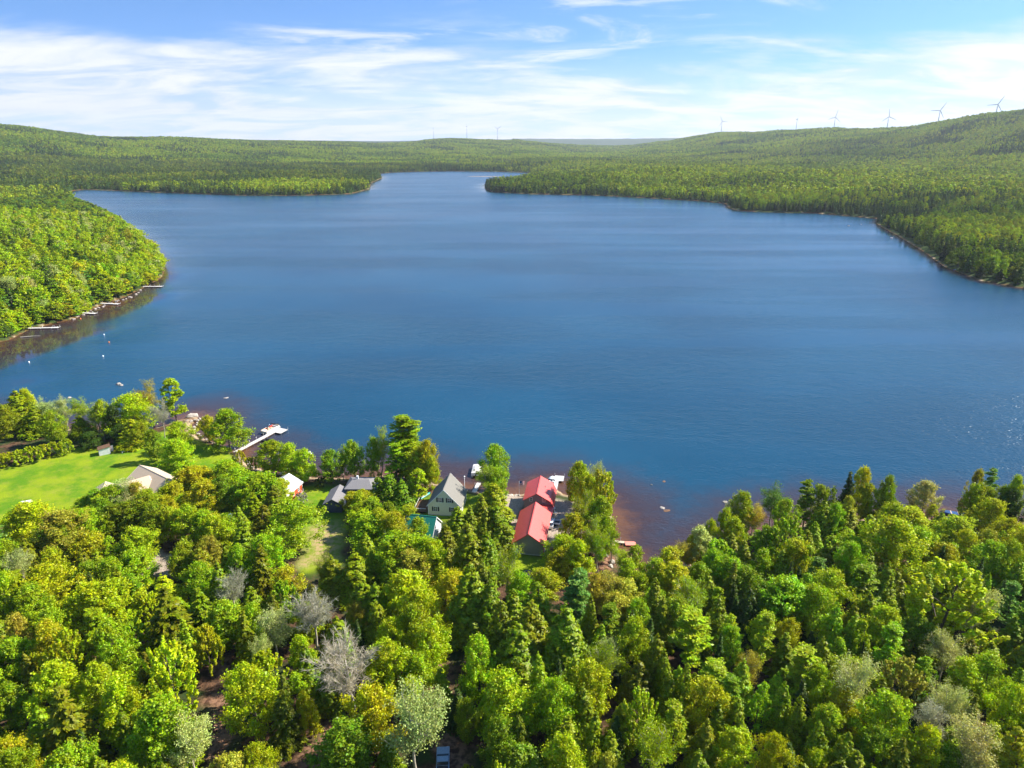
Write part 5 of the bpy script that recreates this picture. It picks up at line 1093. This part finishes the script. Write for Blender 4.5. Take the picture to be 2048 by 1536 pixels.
for sx in (-.5, .5):
    m = MB(); m.box(sx - .28, sx + .28, -.9, -.4, .905, 1.35); m.build('seat', M_canvas, rb)
m = MB(); m.tube((-1.1, -2.2, .9), (-1.1, -1.9, 1.9), .035); m.tube((1.1, -2.2, .9), (1.1, -1.9, 1.9), .035); m.tube((-1.1, -1.9, 1.9), (1.1, -1.9, 1.9), .035); m.build('tow_arch', M_alu, rb)
m = MB(); m.box(-.25, .25, -3.6, -3.2, .3, 1.15); m.build('outboard_motor', M_black, rb)
# jet ski on the far side of the long dock
x_, y_ = G(532, 881, .3); js = empty('jet_ski', (x_, y_, 0), ang + 2.2, 'black jet ski parked beside the long pale dock', 'jet ski')
hull(js, 3.0, 1.15, .45, M_black); m = MB(); m.prism([(-1.3, .46), (.1, .46), (0, .85), (-1.2, .8)], -.24, .24, 'x'); m.build('seat', M_black, js)
m = MB(); m.tube((-.4, .35, 1.0), (.4, .35, 1.0), .035); m.tube((0, .55, .55), (0, .35, 1.0), .05); m.build('handlebar', M_alu, js)
# blue boat and teal float at the right shore, blue boat under the right headland, white skiff
def skiff(label, u, v, rz, L, w, mat, inner, name='rowing_boat', cat='boat'):
    x, y = G(u, v, .2); r = empty(name, (x, y, 0), rz, label, cat); hull(r, L, w, .5, mat)
    m = MB(); m.prism([(-w * .38, -L * .42), (w * .38, -L * .42), (w * .38, L * .1), (w * .1, L * .36), (-w * .1, L * .36), (-w * .38, L * .1)], .56, .60); m.build('interior', inner, r)
    for yy in (-.25, .05):
        m = MB(); m.box(-w * .42, w * .42, yy * L, yy * L + .25, .605, .66); m.build('thwart', M_tan2, r)
    return r
skiff('dark blue covered boat moored at the right near shore', 1905, 1028, 1.2, 5.6, 2.1, M_blue, M_blue)
skiff('small teal boat pulled up below the dark blue boat', 1912, 1041, 1.6, 3.4, 1.3, M_teal, M_teal)
skiff('blue boat under the dark trees of the right headland', 1917, 540, 1.45, 7.5, 2.4, M_blue, M_lblue)
skiff('white skiff among trees right of the dark cove', 1467, 1027, .9, 4.2, 1.5, M_white, M_canvas)
x_, y_ = G(850, 993, 1.6); kk = empty('canoe', (x_, y_, zt(x_, y_) + .1), -.6, 'teal canoe lying on the bank left of the yellow house', 'canoe'); hull(kk, 4.4, .85, .35, M_teal)
m = MB(); m.prism([(-.25, -1.5), (.25, -1.5), (.25, 1.0), (-.25, 1.0)], .40, .43); m.build('interior', M_tan2, kk)

# ------------------------------------------------------------------ rocks
def boulder(u, v, w, label, z=0.0, h=.6, mat=None, group=None, seed=0, dz=0.0):
    x, y = G(u, v, z); rg = np.random.default_rng(seed + int(u * 7 + v)); import bmesh
    bm = bmesh.new(); bmesh.ops.create_icosphere(bm, subdivisions=3, radius=1.0)
    ax = unit(7, rg); of = rg.uniform(.55, .95, 7); ph_ = rg.uniform(0, 6.28, 4)
    for vv in bm.verts:
        p = np.array(vv.co); 
        for a_, o_ in zip(ax, of):
            dt = p @ a_
            if dt > o_: p = p - a_ * (dt - o_) * .85
        p = p * (1 + .06 * math.sin(5 * p[0] + ph_[0]) + .05 * math.sin(7 * p[1] + ph_[1]) + .03 * math.sin(13 * p[2] + ph_[2]))
        vv.co = Vector((p[0] * w / 2, p[1] * w / 2 * rg.uniform(.999, 1.001) * .75, p[2] * h))
    me = bpy.data.meshes.new('boulder'); bm.to_mesh(me); bm.free(); me.materials.append(mat or M_rock)
    for p_ in me.polygons: p_.use_smooth = False
    o = bpy.data.objects.new('boulder', me); C.objects.link(o); o.location = (x, y, z + dz + h * .15); o.rotation_euler = (0, 0, rg.uniform(0, 3.14)); tag(o, label, 'boulder', group)
boulder(237, 769, 2.6, 'lone pale boulder standing in the lake off the left trees', 0, .75, M_paleRock, seed=2)
boulder(243, 771, 1.5, 'smaller rock touching the lone lake boulder', 0, .45)
boulder(139, 796, 1.6, 'small pale rock awash above the left treetops', 0, .4, M_paleRock)
boulder(384, 833, 4.6, 'big flat pale boulder at the end of the grassy point', 0.1, 1.15, M_paleRock, seed=3)
boulder(374, 843, 2.2, 'grey rock below the big flat boulder', .1, .5)
boulder(452, 796, 2.0, 'barely awash reddish rock off the grassy point', 0, .16)
boulder(1303, 970, .7, 'tiny bright rock awash off the right cove', 0, .22, M_paleRock)
boulder(1328, 963, 1.2, 'upper of the drowned rocks off the right cove', 0, .07, M_bwood)
boulder(1325, 1016, 1.7, 'long flat pale rock just above the cove water', 0, .16, M_rock, seed=5)
boulder(1334, 1021, 2.0, 'brown drowned rock below the long flat rock', 0, .08, M_bwood, seed=9)
boulder(1450, 1004, 1.4, 'small rock awash near the right cove treetops', 0, .2)
boulder(1697, 452, 3.0, 'dark rock standing off the tip of the right headland', 0, .7, seed=4)
boulder(1722, 449, 2.2, 'second dark rock nearer the right headland tip', 0, .5, seed=6)
boulder(1783, 476, 3.5, 'reddish flat rock on the right headland waterline', 0, .6, seed=8)
boulder(1477, 415, 3.5, 'pale rock off the point of the right peninsula', 0, .6, M_paleRock, seed=10)
def rocks(pts, n, w0, w1, lab, grp, mat=M_paleRock, z=.4, jit=3):
    P = np.array(pts, float); L_ = np.r_[0, np.cumsum(np.hypot(*np.diff(P, axis=0).T))]; rg = np.random.default_rng(int(P[0, 0]))
    us = []
    for i in range(n):
        s = L_[-1] * (i + rg.uniform(.1, .9)) / n; us.append((np.interp(s, L_, P[:, 0]) + rg.normal(0, 1), np.interp(s, L_, P[:, 1]) + rg.normal(0, jit * .4)))
    us.sort()
    for i, (u_, v_) in enumerate(us):
        lb = 'leftmost ' + lab if i == 0 else 'rightmost ' + lab if i == n - 1 else ORD[i] + ' from left, ' + lab if i < 20 else 'second from right, ' + lab if i == n - 2 else 'third from right, ' + lab
        boulder(u_, v_, rg.uniform(w0, w1), lb, z, rg.uniform(.3, .55), mat, grp, seed=i)
rocks([(375, 845), (398, 838), (385, 860), (402, 876), (425, 886)], 16, .7, 1.5, 'shore stone edging the grassy point', 'stones edging the grassy point')
rocks([(487, 915), (500, 931), (520, 945), (545, 950)], 18, .7, 1.5, 'pale stone in the seawall by the long dock', 'stones of the seawall by the long dock')
rocks([(985, 982), (1000, 987), (1018, 991), (1040, 992)], 14, .7, 1.4, 'pale stone on the bank left of the boathouse', 'stones left of the boathouse')
rocks([(690, 967), (730, 968), (765, 964)], 10, .8, 1.5, 'dark stone in the bank above the sandy beach', 'stones above the sandy beach', M_rock, .6)
rocks([(1190, 1110), (1210, 1112), (1225, 1120), (1215, 1150), (1195, 1158)], 10, .8, 1.6, 'pale stone in the weedy garden below the float', 'stones in the weedy garden', M_paleRock, 1.2, 9)
rocks([(140, 642), (180, 622), (215, 609), (262, 594), (285, 578)], 22, 1.2, 2.6, 'stone on the headland waterline', 'stones along the headland waterline', M_rock, .1, 2)
rocks([(1745, 1030), (1760, 1046), (1775, 1050)], 7, 1.0, 2.2, 'flat stone by the pale sand patch', 'stones by the pale sand patch', M_paleRock, 1.0)
# sand bar far up the lake
x_, y_ = G(970, 353, 0); me = bpy.data.meshes.new('sand_bar'); m = MB()
m.loft([[(60 * math.cos(a) * k, 9 * math.sin(a) * k, z) for a in np.linspace(0, 2 * math.pi, 24, False)] for k, z in ((1, -.3), (.8, .3), (.2, .5))]); sb = m.build('sand_bar', simple('wet_sand', (0.42, 0.30, 0.19), .9), None, (x_, y_, 0)); tag(sb, 'low sand bar in the far lake narrows', None, None, 'structure')
# buoys
for (u, v, mt, lb) in ((208, 670, M_white, 'white mooring buoy farthest from the headland docks'), (218, 685, M_orange, 'orange mooring buoy below the white one'), (206, 713, M_white, 'white mooring buoy alone in open calm water'), (58, 725, M_white, 'white mooring buoy near the left photo edge'), (161, 638, M_orange, 'yellow-orange buoy beside the second headland dock')):
    x_, y_ = G(u, v, 0); r = empty('mooring_buoy', (x_, y_, 0), 0, lb, 'buoy', 'mooring buoys off the headland')
    m = MB(); m.loft([[(.38 * s * math.cos(a), .38 * s * math.sin(a), z) for a in np.linspace(0, 2 * math.pi, 12, False)] for s, z in ((.3, -.25), (.85, -.1), (1, .15), (.85, .4), (.35, .55))]); m.build('body', mt, r)
    m = MB(); m.tube((0, 0, .5), (0, 0, .75), .05); m.tube((-.1, 0, .78), (.1, 0, .78), .03); m.build('ring', M_steel, r)

# ------------------------------------------------------------------ vehicles and yard things
def car(label, x, y, rz, mat, L=4.5, w=1.8, pickup=False, name='parked_car'):
    r = empty(name, (x, y, zt(x, y)), rz, label, 'pickup' if pickup else 'car')
    prof = [(-L / 2, .35), (L / 2, .35), (L / 2, .75), (L / 2 - .15, .88), (L * .18, .98), (-L / 2 + .1, 1.0), (-L / 2, .8)]
    m = MB(); m.prism(prof, -w / 2, w / 2, 'x'); m.build('body', mat, r)
    cab = [(L * .22, .98), (L * .06, 1.48), (-L * .12 if pickup else -L * .30, 1.5), (-L * .16 if pickup else -L * .45, 1.0)]
    m = MB(); m.prism(cab, -w / 2 + .1, w / 2 - .1, 'x'); m.build('window_band', M_glass, r)
    m = MB(); m.prism([(L * .07, 1.49), (L * .05, 1.55), (-L * .12 if pickup else -L * .29, 1.57), (-L * .13 if pickup else -L * .31, 1.5)], -w / 2 + .14, w / 2 - .14, 'x'); m.build('roof', mat, r)
    if pickup:
        m = MB(); m.box(-w / 2 + .15, w / 2 - .15, -L / 2 + .12, -L * .18, 1.003, 1.03); m.build('cargo_bed', M_black, r)
    for sx in (-1, 1):
        for yy in (-L * .32, L * .32):
            m = MB(); m.tube((sx * (w / 2 - .16), yy, .34), (sx * (w / 2 + .02), yy, .34), .34, n=16); wl = m.build('wheel', M_rubber, r)
            m = MB(); m.tube((sx * (w / 2 + .015), yy, .34), (sx * (w / 2 + .035), yy, .34), .2, n=12); m.build('rim', M_alu, wl)
        m = MB(); m.box(sx * w * .34 - .15, sx * w * .34 + .15, L / 2 - .01, L / 2 + .02, .62, .76); m.build('headlight', M_white, r)
        m = MB(); m.box(sx * w * .38 - .12, sx * w * .38 + .12, -L / 2 - .02, -L / 2 + .01, .62, .78); m.build('tail_light', M_redv, r)
    return r
x_, y_ = G(1098, 1051); car('white car parked beside the red garage wall', x_ + .3, y_, math.radians(-10), M_white, 4.2)
x_, y_ = G(886, 1531); car('blue-grey pickup at the bottom of the photo in deep shade', x_, y_, math.radians(4), simple('blue_grey_car_paint', (0.22, 0.32, 0.42), .3, spec=.8), 5.4, 1.95, True, 'pickup_truck')
x_, y_ = G(459, 1041); car('light blue car glimpsed under trees left of the clearing', x_, y_, 1.2, simple('light_blue_car_paint', (0.30, 0.48, 0.62), .3, spec=.8), 4.4)
x_, y_ = G(1110, 1049); tl = empty('utility_trailer', (x_, y_, zt(x_, y_)), math.radians(80), 'small open trailer with a white frame right of the red garage', 'trailer')
m = MB(); m.box(-.8, .8, -1.2, 1.2, .5, .58); m.build('bed', M_black, tl)
m = MB(); m.box(-.85, -.8, -1.2, 1.2, .5, .95); m.box(.8, .85, -1.2, 1.2, .5, .95); m.box(-.8, .8, -1.25, -1.2, .5, .95); m.box(-.8, .8, 1.2, 1.25, .5, .95); m.build('side_boards', M_white, tl)
m = MB(); m.tube((0, 1.2, .5), (0, 2.2, .45), .04); m.build('drawbar', M_steel, tl)
for sx in (-1, 1): m = MB(); m.tube((sx * .9, 0, .32), (sx * 1.05, 0, .32), .32, n=14); m.build('wheel', M_rubber, tl)
x_, y_ = G(1106, 1021); ap = empty('patio_table', (x_, y_, zt(x_, y_)), .2, 'white patio table outside the boathouse corner', 'table')
m = MB(); m.tube((0, 0, .70), (0, 0, .75), .65, n=20); m.build('tabletop', M_white, ap)
for a_ in range(4): m = MB(); m.tube((.45 * math.cos(a_ * 1.57 + .8), .45 * math.sin(a_ * 1.57 + .8), 0), (.3 * math.cos(a_ * 1.57 + .8), .3 * math.sin(a_ * 1.57 + .8), .7), .03); m.build('leg', M_white, ap)
for i, (du, dv_, lb) in enumerate(((-4, 6, 'white patio chair nearest the garage wall'), (5, 7, 'white patio chair right of the patio table'))):
    x_, y_ = G(1106 + du, 1021 + dv_); ch = empty('patio_chair', (x_, y_, zt(x_, y_)), i * 1.3, lb, 'chair', 'white patio chairs')
    m = MB(); m.box(-.25, .25, -.25, .25, .40, .45); m.build('seat', M_white, ch); m = MB(); m.box(-.25, .25, .22, .27, .45, .95); m.build('backrest', M_white, ch)
    for sx in (-.22, .22):
        for sy in (-.22, .22): m = MB(); m.tube((sx, sy, 0), (sx, sy, .4), .02); m.build('leg', M_white, ch)
x_, y_ = G(1033, 1104); pt = empty('propane_tank', (x_, y_ - .6, zt(x_, y_)), 0, 'upright white gas tank against the taupe gable wall', 'gas tank')
m = MB(); m.loft([[(s * .38 * math.cos(a), s * .38 * math.sin(a), z) for a in np.linspace(0, 2 * math.pi, 14, False)] for s, z in ((.8, 0), (1, .1), (1, 1.15), (.8, 1.33), (.35, 1.4))]); m.build('tank', M_white, pt)
m = MB(); m.tube((0, 0, 1.38), (0, 0, 1.5), .12); m.build('valve_cover', M_steel, pt)
x_, y_ = G(1056, 1158); tp = empty('trampoline', (x_, y_, zt(x_, y_)), 0, 'round black trampoline half under trees below the red garage', 'trampoline')
m = MB(); m.tube((0, 0, .84), (0, 0, .86), 1.75, n=32); m.build('jump_mat', simple('trampoline_mat', (0.05, 0.05, 0.065), .8), tp)
m = MB()
for k in range(32):
    a0, a1 = k * math.pi / 16, (k + 1) * math.pi / 16; m.tube((1.85 * math.cos(a0), 1.85 * math.sin(a0), .86), (1.85 * math.cos(a1), 1.85 * math.sin(a1), .86), .07, n=6)
m.build('rim_pad', simple('grey_pad', (0.22, 0.23, 0.25), .8), tp)
for k in range(6): a0 = k * math.pi / 3; m = MB(); m.tube((1.85 * math.cos(a0), 1.85 * math.sin(a0), 0), (1.85 * math.cos(a0), 1.85 * math.sin(a0), .84), .04); m.build('leg', M_steel, tp)
x_, y_ = G(926, 983, 1.5); fp = empty('lamp_post', (-12.35, 159.0, zt(-12.3, 159)), 0, 'white pole with a round top behind the yellow house roof', 'lamp post')
m = MB(); m.tube((0, 0, 0), (0, 0, 7.2), .07, .05); m.build('pole', M_white, fp); m = MB()
m.loft([[(.22 * s * math.cos(a), .22 * s * math.sin(a), 7.35 + z) for a in np.linspace(0, 2 * math.pi, 10, False)] for s, z in ((.3, -.2), (.9, -.1), (1, 0), (.9, .12), (.3, .2))]); m.build('globe', M_white, fp)
x_, y_ = G(1047, 985, 1.5); fg = empty('flagpole', (1.9, 161.8, .6), .3, 'flagpole with a red and white striped flag by the boathouse', 'flagpole')
m = MB(); m.tube((0, 0, -.5), (0, 0, 5.6), .05, .03); m.build('pole', M_white, fg)
fr_ = MB(); fw_ = MB(); fb_ = MB()
for k in range(13):
    z1 = 5.5 - k * .09; xs_ = [0.06 + .13 * i for i in range(12)]
    for i in range(11):
        if k < 7 and i < 5: tgt = fb_
        else: tgt = fr_ if k % 2 == 0 else fw_
        a, b_ = xs_[i], xs_[i + 1]; ya, yb = .06 * math.sin(a * 5), .06 * math.sin(b_ * 5)
        tgt.face([(a, ya, z1 - .09 - .1 * a), (b_, yb, z1 - .09 - .1 * b_), (b_, yb, z1 - .1 * b_), (a, ya, z1 - .1 * a)])
fo = fr_.build('flag', M_redv, fg); fw_.build('white_stripes', M_white, fo); fb_.build('canton', M_blue, fo)
x_, y_ = G(1003, 1004); ut = empty('boat_trailer_cart', (x_, y_, zt(x_, y_)), .4, 'brown planter box on the bank left of the boathouse', 'planter'); ut.name = 'planter_box'
m = MB(); m.box(-.7, .7, -1.2, 1.2, 0, .7); m.build('box', M_trim, ut); m = MB(); m.box(-.6, .6, -1.1, 1.1, .7, .74); m.build('soil', M_bwood, ut)
x_, y_ = G(250, 905); 
lgs = empty('garden_bench', (x_, y_, zt(x_, y_)), .9, 'low white bench on the lawn right of the small shed', 'bench')
m = MB(); m.box(-.9, .9, -.2, .2, .4, .46); m.build('seat', M_trim, lgs)
for sx in (-.75, .75): m = MB(); m.box(sx - .05, sx + .05, -.18, .18, 0, .4); m.build('leg', M_trim, lgs)

# ------------------------------------------------------------------ a person in the shade beside the garage
x_, y_ = G(1098, 1107); pr = empty('person', (x_, y_, zt(x_, y_)), math.radians(200), 'person in a pink top and dark trousers standing beside the red garage', 'person')
J = [((0, 0, .95), .15), ((0, 0, 1.12), .135), ((0, .01, 1.30), .155), ((0, .01, 1.43), .11), ((0, .0, 1.50), .055), ((0, -.01, 1.57), .075), ((0, -.015, 1.66), .10), ((0, -.005, 1.73), .07),
     ((.10, 0, .88), .10), ((.11, -.02, .50), .065), ((.12, .03, .10), .042), ((.13, -.10, .04), .035), ((-.10, 0, .88), .10), ((-.11, .03, .50), .065), ((-.12, .06, .10), .042), ((-.13, -.06, .04), .035),
     ((.18, .01, 1.40), .055), ((.25, .02, 1.13), .042), ((.22, -.12, .93), .032), ((.21, -.17, .86), .028), ((-.18, .01, 1.40), .055), ((-.24, .03, 1.12), .042), ((-.26, -.03, .88), .032), ((-.26, -.05, .80), .028)]
E_ = [(0, 1), (1, 2), (2, 3), (3, 4), (4, 5), (5, 6), (6, 7), (0, 8), (8, 9), (9, 10), (10, 11), (0, 12), (12, 13), (13, 14), (14, 15), (3, 16), (16, 17), (17, 18), (18, 19), (3, 20), (20, 21), (21, 22), (22, 23)]
fing = []
for hnd, sx in ((19, 1), (23, -1)):
    hp = J[hnd][0]
    for q, (dx, ln) in enumerate(((-.022, .062), (-.008, .075), (.007, .07), (.021, .055))):
        i0 = len(J); J.append(((hp[0] + dx * .6, hp[1] - .012, hp[2] - .035), .009)); J.append(((hp[0] + dx, hp[1] - .02, hp[2] - .035 - ln * .6), .008)); J.append(((hp[0] + dx, hp[1] - .035, hp[2] - .035 - ln), .007)); E_ += [(hnd, i0), (i0, i0 + 1), (i0 + 1, i0 + 2)]
    i0 = len(J); J.append(((hp[0] - sx * .03, hp[1] - .02, hp[2] - .02), .010)); J.append(((hp[0] - sx * .042, hp[1] - .035, hp[2] - .055), .008)); E_ += [(hnd, i0), (i0, i0 + 1)]
me = bpy.data.meshes.new('body'); me.from_pydata([j[0] for j in J], E_, []); bo = bpy.data.objects.new('body', me); C.objects.link(bo); bo.parent = pr
sk = bo.modifiers.new('skin', 'SKIN'); sb_ = bo.modifiers.new('sub', 'SUBSURF'); sb_.levels = sb_.render_levels = 2
for i, (_, r_) in enumerate(J): me.skin_vertices[0].data[i].radius = (r_, r_)
me.skin_vertices[0].data[0].use_root = True; me.materials.append(M_skin)
def ring_(cx, cy, z, rx, ry, n=14): return [(cx + rx * math.cos(a), cy + ry * math.sin(a), z) for a in np.linspace(0, 2 * math.pi, n, False)]
m = MB(); m.loft([ring_(0, 0, .92, .19, .145), ring_(0, 0, 1.10, .165, .135), ring_(0, .01, 1.30, .19, .15), ring_(0, .01, 1.42, .20, .12), ring_(0, .01, 1.47, .10, .085)], False); m.build('shirt', M_pink, pr)
for s, a, b_ in ((1, (.17, .01, 1.42), (.25, .02, 1.16)), (-1, (-.17, .01, 1.42), (-.24, .03, 1.15))): m = MB(); m.tube(a, b_, .075, .062, 10, False); m.build('sleeve', M_pink, pr)
m = MB(); m.loft([ring_(0, 0, .80, .185, .14), ring_(0, 0, .99, .175, .14)], False); m.tube((.10, 0, .90), (.11, -.02, .50), .115, .085, 12, False); m.tube((.11, -.02, .50), (.12, .03, .08), .085, .062, 12, False)
m.tube((-.10, 0, .90), (-.11, .03, .50), .115, .085, 12, False); m.tube((-.11, .03, .50), (-.12, .06, .08), .085, .062, 12, False); m.build('trousers', M_jean, pr)
m = MB(); m.loft([ring_(0, .03, 1.52, .085, .07), ring_(0, .03, 1.64, .115, .105), ring_(0, .02, 1.74, .105, .105), ring_(0, .01, 1.80, .04, .05)]); m.build('hair', M_hair, pr)
m = MB(); m.box(-.012, .012, -.125, -.10, 1.635, 1.665); m.build('nose', M_skin, pr)
for s in (-1, 1): m = MB(); m.box(s * .035 - .012, s * .035 + .012, -.108, -.098, 1.672, 1.684); m.build('eye', M_black, pr)
for s in (-1, 1): m = MB(); m.box(s * .125 - .05, s * .125 + .05, -.16 if s > 0 else -.12, .09, 0.003, .07); m.build('shoe', M_black, pr)

# ------------------------------------------------------------------ wind turbines on the ridges
WT = [(867, 256.5, 6450, 5, 62, 'leftmost of the three small turbines on the middle skyline', 28), (933.5, 253, 6500, -8, 55, 'middle of the three small turbines on the middle skyline', 30), (995, 257.5, 6500, 60, 5, 'rightmost of the three small turbines on the middle skyline', 38),
      (1444.4, 243, 5950, -26, 18, 'turbine standing alone left of the right-hand ridge', 46), (1594.7, 238.5, 5350, 3, 78, 'edge-on turbine second along the right-hand ridge', 40), (1671, 234.5, 4950, 13, 0, 'third turbine along the right-hand ridge', 44),
      (1778, 233.5, 4650, -6, 8, 'fourth turbine along the right-hand ridge', 43), (1880.6, 221, 4350, 30, 0, 'fifth turbine along the right-hand ridge', 43), (1996, 209, 4050, 27, 0, 'rightmost and highest turbine on the ridge', 43)]
M_turb = simple('turbine_paint', (0.50, 0.53, 0.58), .5, var=.03)
for u, v, R_, a0, yaw, lb, bl in WT:
    x = (u - 1024) / FPX; y = -(v - 768) / FPX; d = Vector((x, cp_ + y * sp_, -sp_ + y * cp_)); s = R_ / math.hypot(d.x, d.y)
    X0, Y0, Zh = d.x * s, d.y * s, CAMH + d.z * s; zb = zt(X0, Y0); Hh = Zh - zb
    az_ = math.atan2(X0, Y0)
    r = empty('wind_turbine', (X0, Y0, zb), -az_ + math.radians(yaw), lb, 'wind turbine', 'wind turbines on the ridges')
    m = MB(); m.tube((0, 0, -2), (0, 0, Hh), 2.4, 1.5, 16); m.build('tower', M_turb, r)
    m = MB(); m.loft([[(cx * 1.9, yy, Hh + cz * 1.9) for cx, cz in ((-1, -1), (1, -1), (1, 1), (-1, 1))] for yy in (-4, 8)], True, False); m.build('nacelle', M_turb, r)
    m = MB(); m.loft([ring_(0, 0, 0, .2, .2), ring_(0, 0, 1.6, 1.5, 1.5), ring_(0, 0, 3, 1.8, 1.8)]); hb = m.build('hub', M_turb, r, (0, -7, Hh), (math.radians(-90), 0, 0))
    for k in range(3):
        an = math.radians(a0 + 120 * k); m = MB(); rings = []
        for q, cw_, th_ in ((0, 1.7, 1.5), (.15, 3.6, 1.2), (.4, 2.9, .9), (.75, 2.1, .6), (1, 1.1, .3)):
            rings.append([(-cw_ / 2, 0, q * bl), (0, -th_ / 2, q * bl), (cw_ / 2, 0, q * bl), (0, th_ / 2, q * bl)])
        m.loft(rings, True, False); m.build('blade', M_turb, r, (0, -5.5, Hh), (0, an, 0))

# ------------------------------------------------------------------ the air
m = MB(); m.box(-15000, 15000, -300, 17600, -6, 760)
hz, t = new_mat('haze_air'); o_ = N(t, 'ShaderNodeOutputMaterial'); pv = N(t, 'ShaderNodeVolumePrincipled')
pv.inputs['Color'].default_value = (0.80, 0.88, 1.0, 1); pv.inputs['Density'].default_value = 4.2e-5; pv.inputs['Anisotropy'].default_value = 0.2
Lk(t, pv.outputs[0], o_.inputs['Volume']); hz.cycles.homogeneous_volume = True
hb = m.build('haze', hz); tag(hb, 'thin blue summer haze over the lake', None, None, 'stuff'); hb.visible_shadow = True
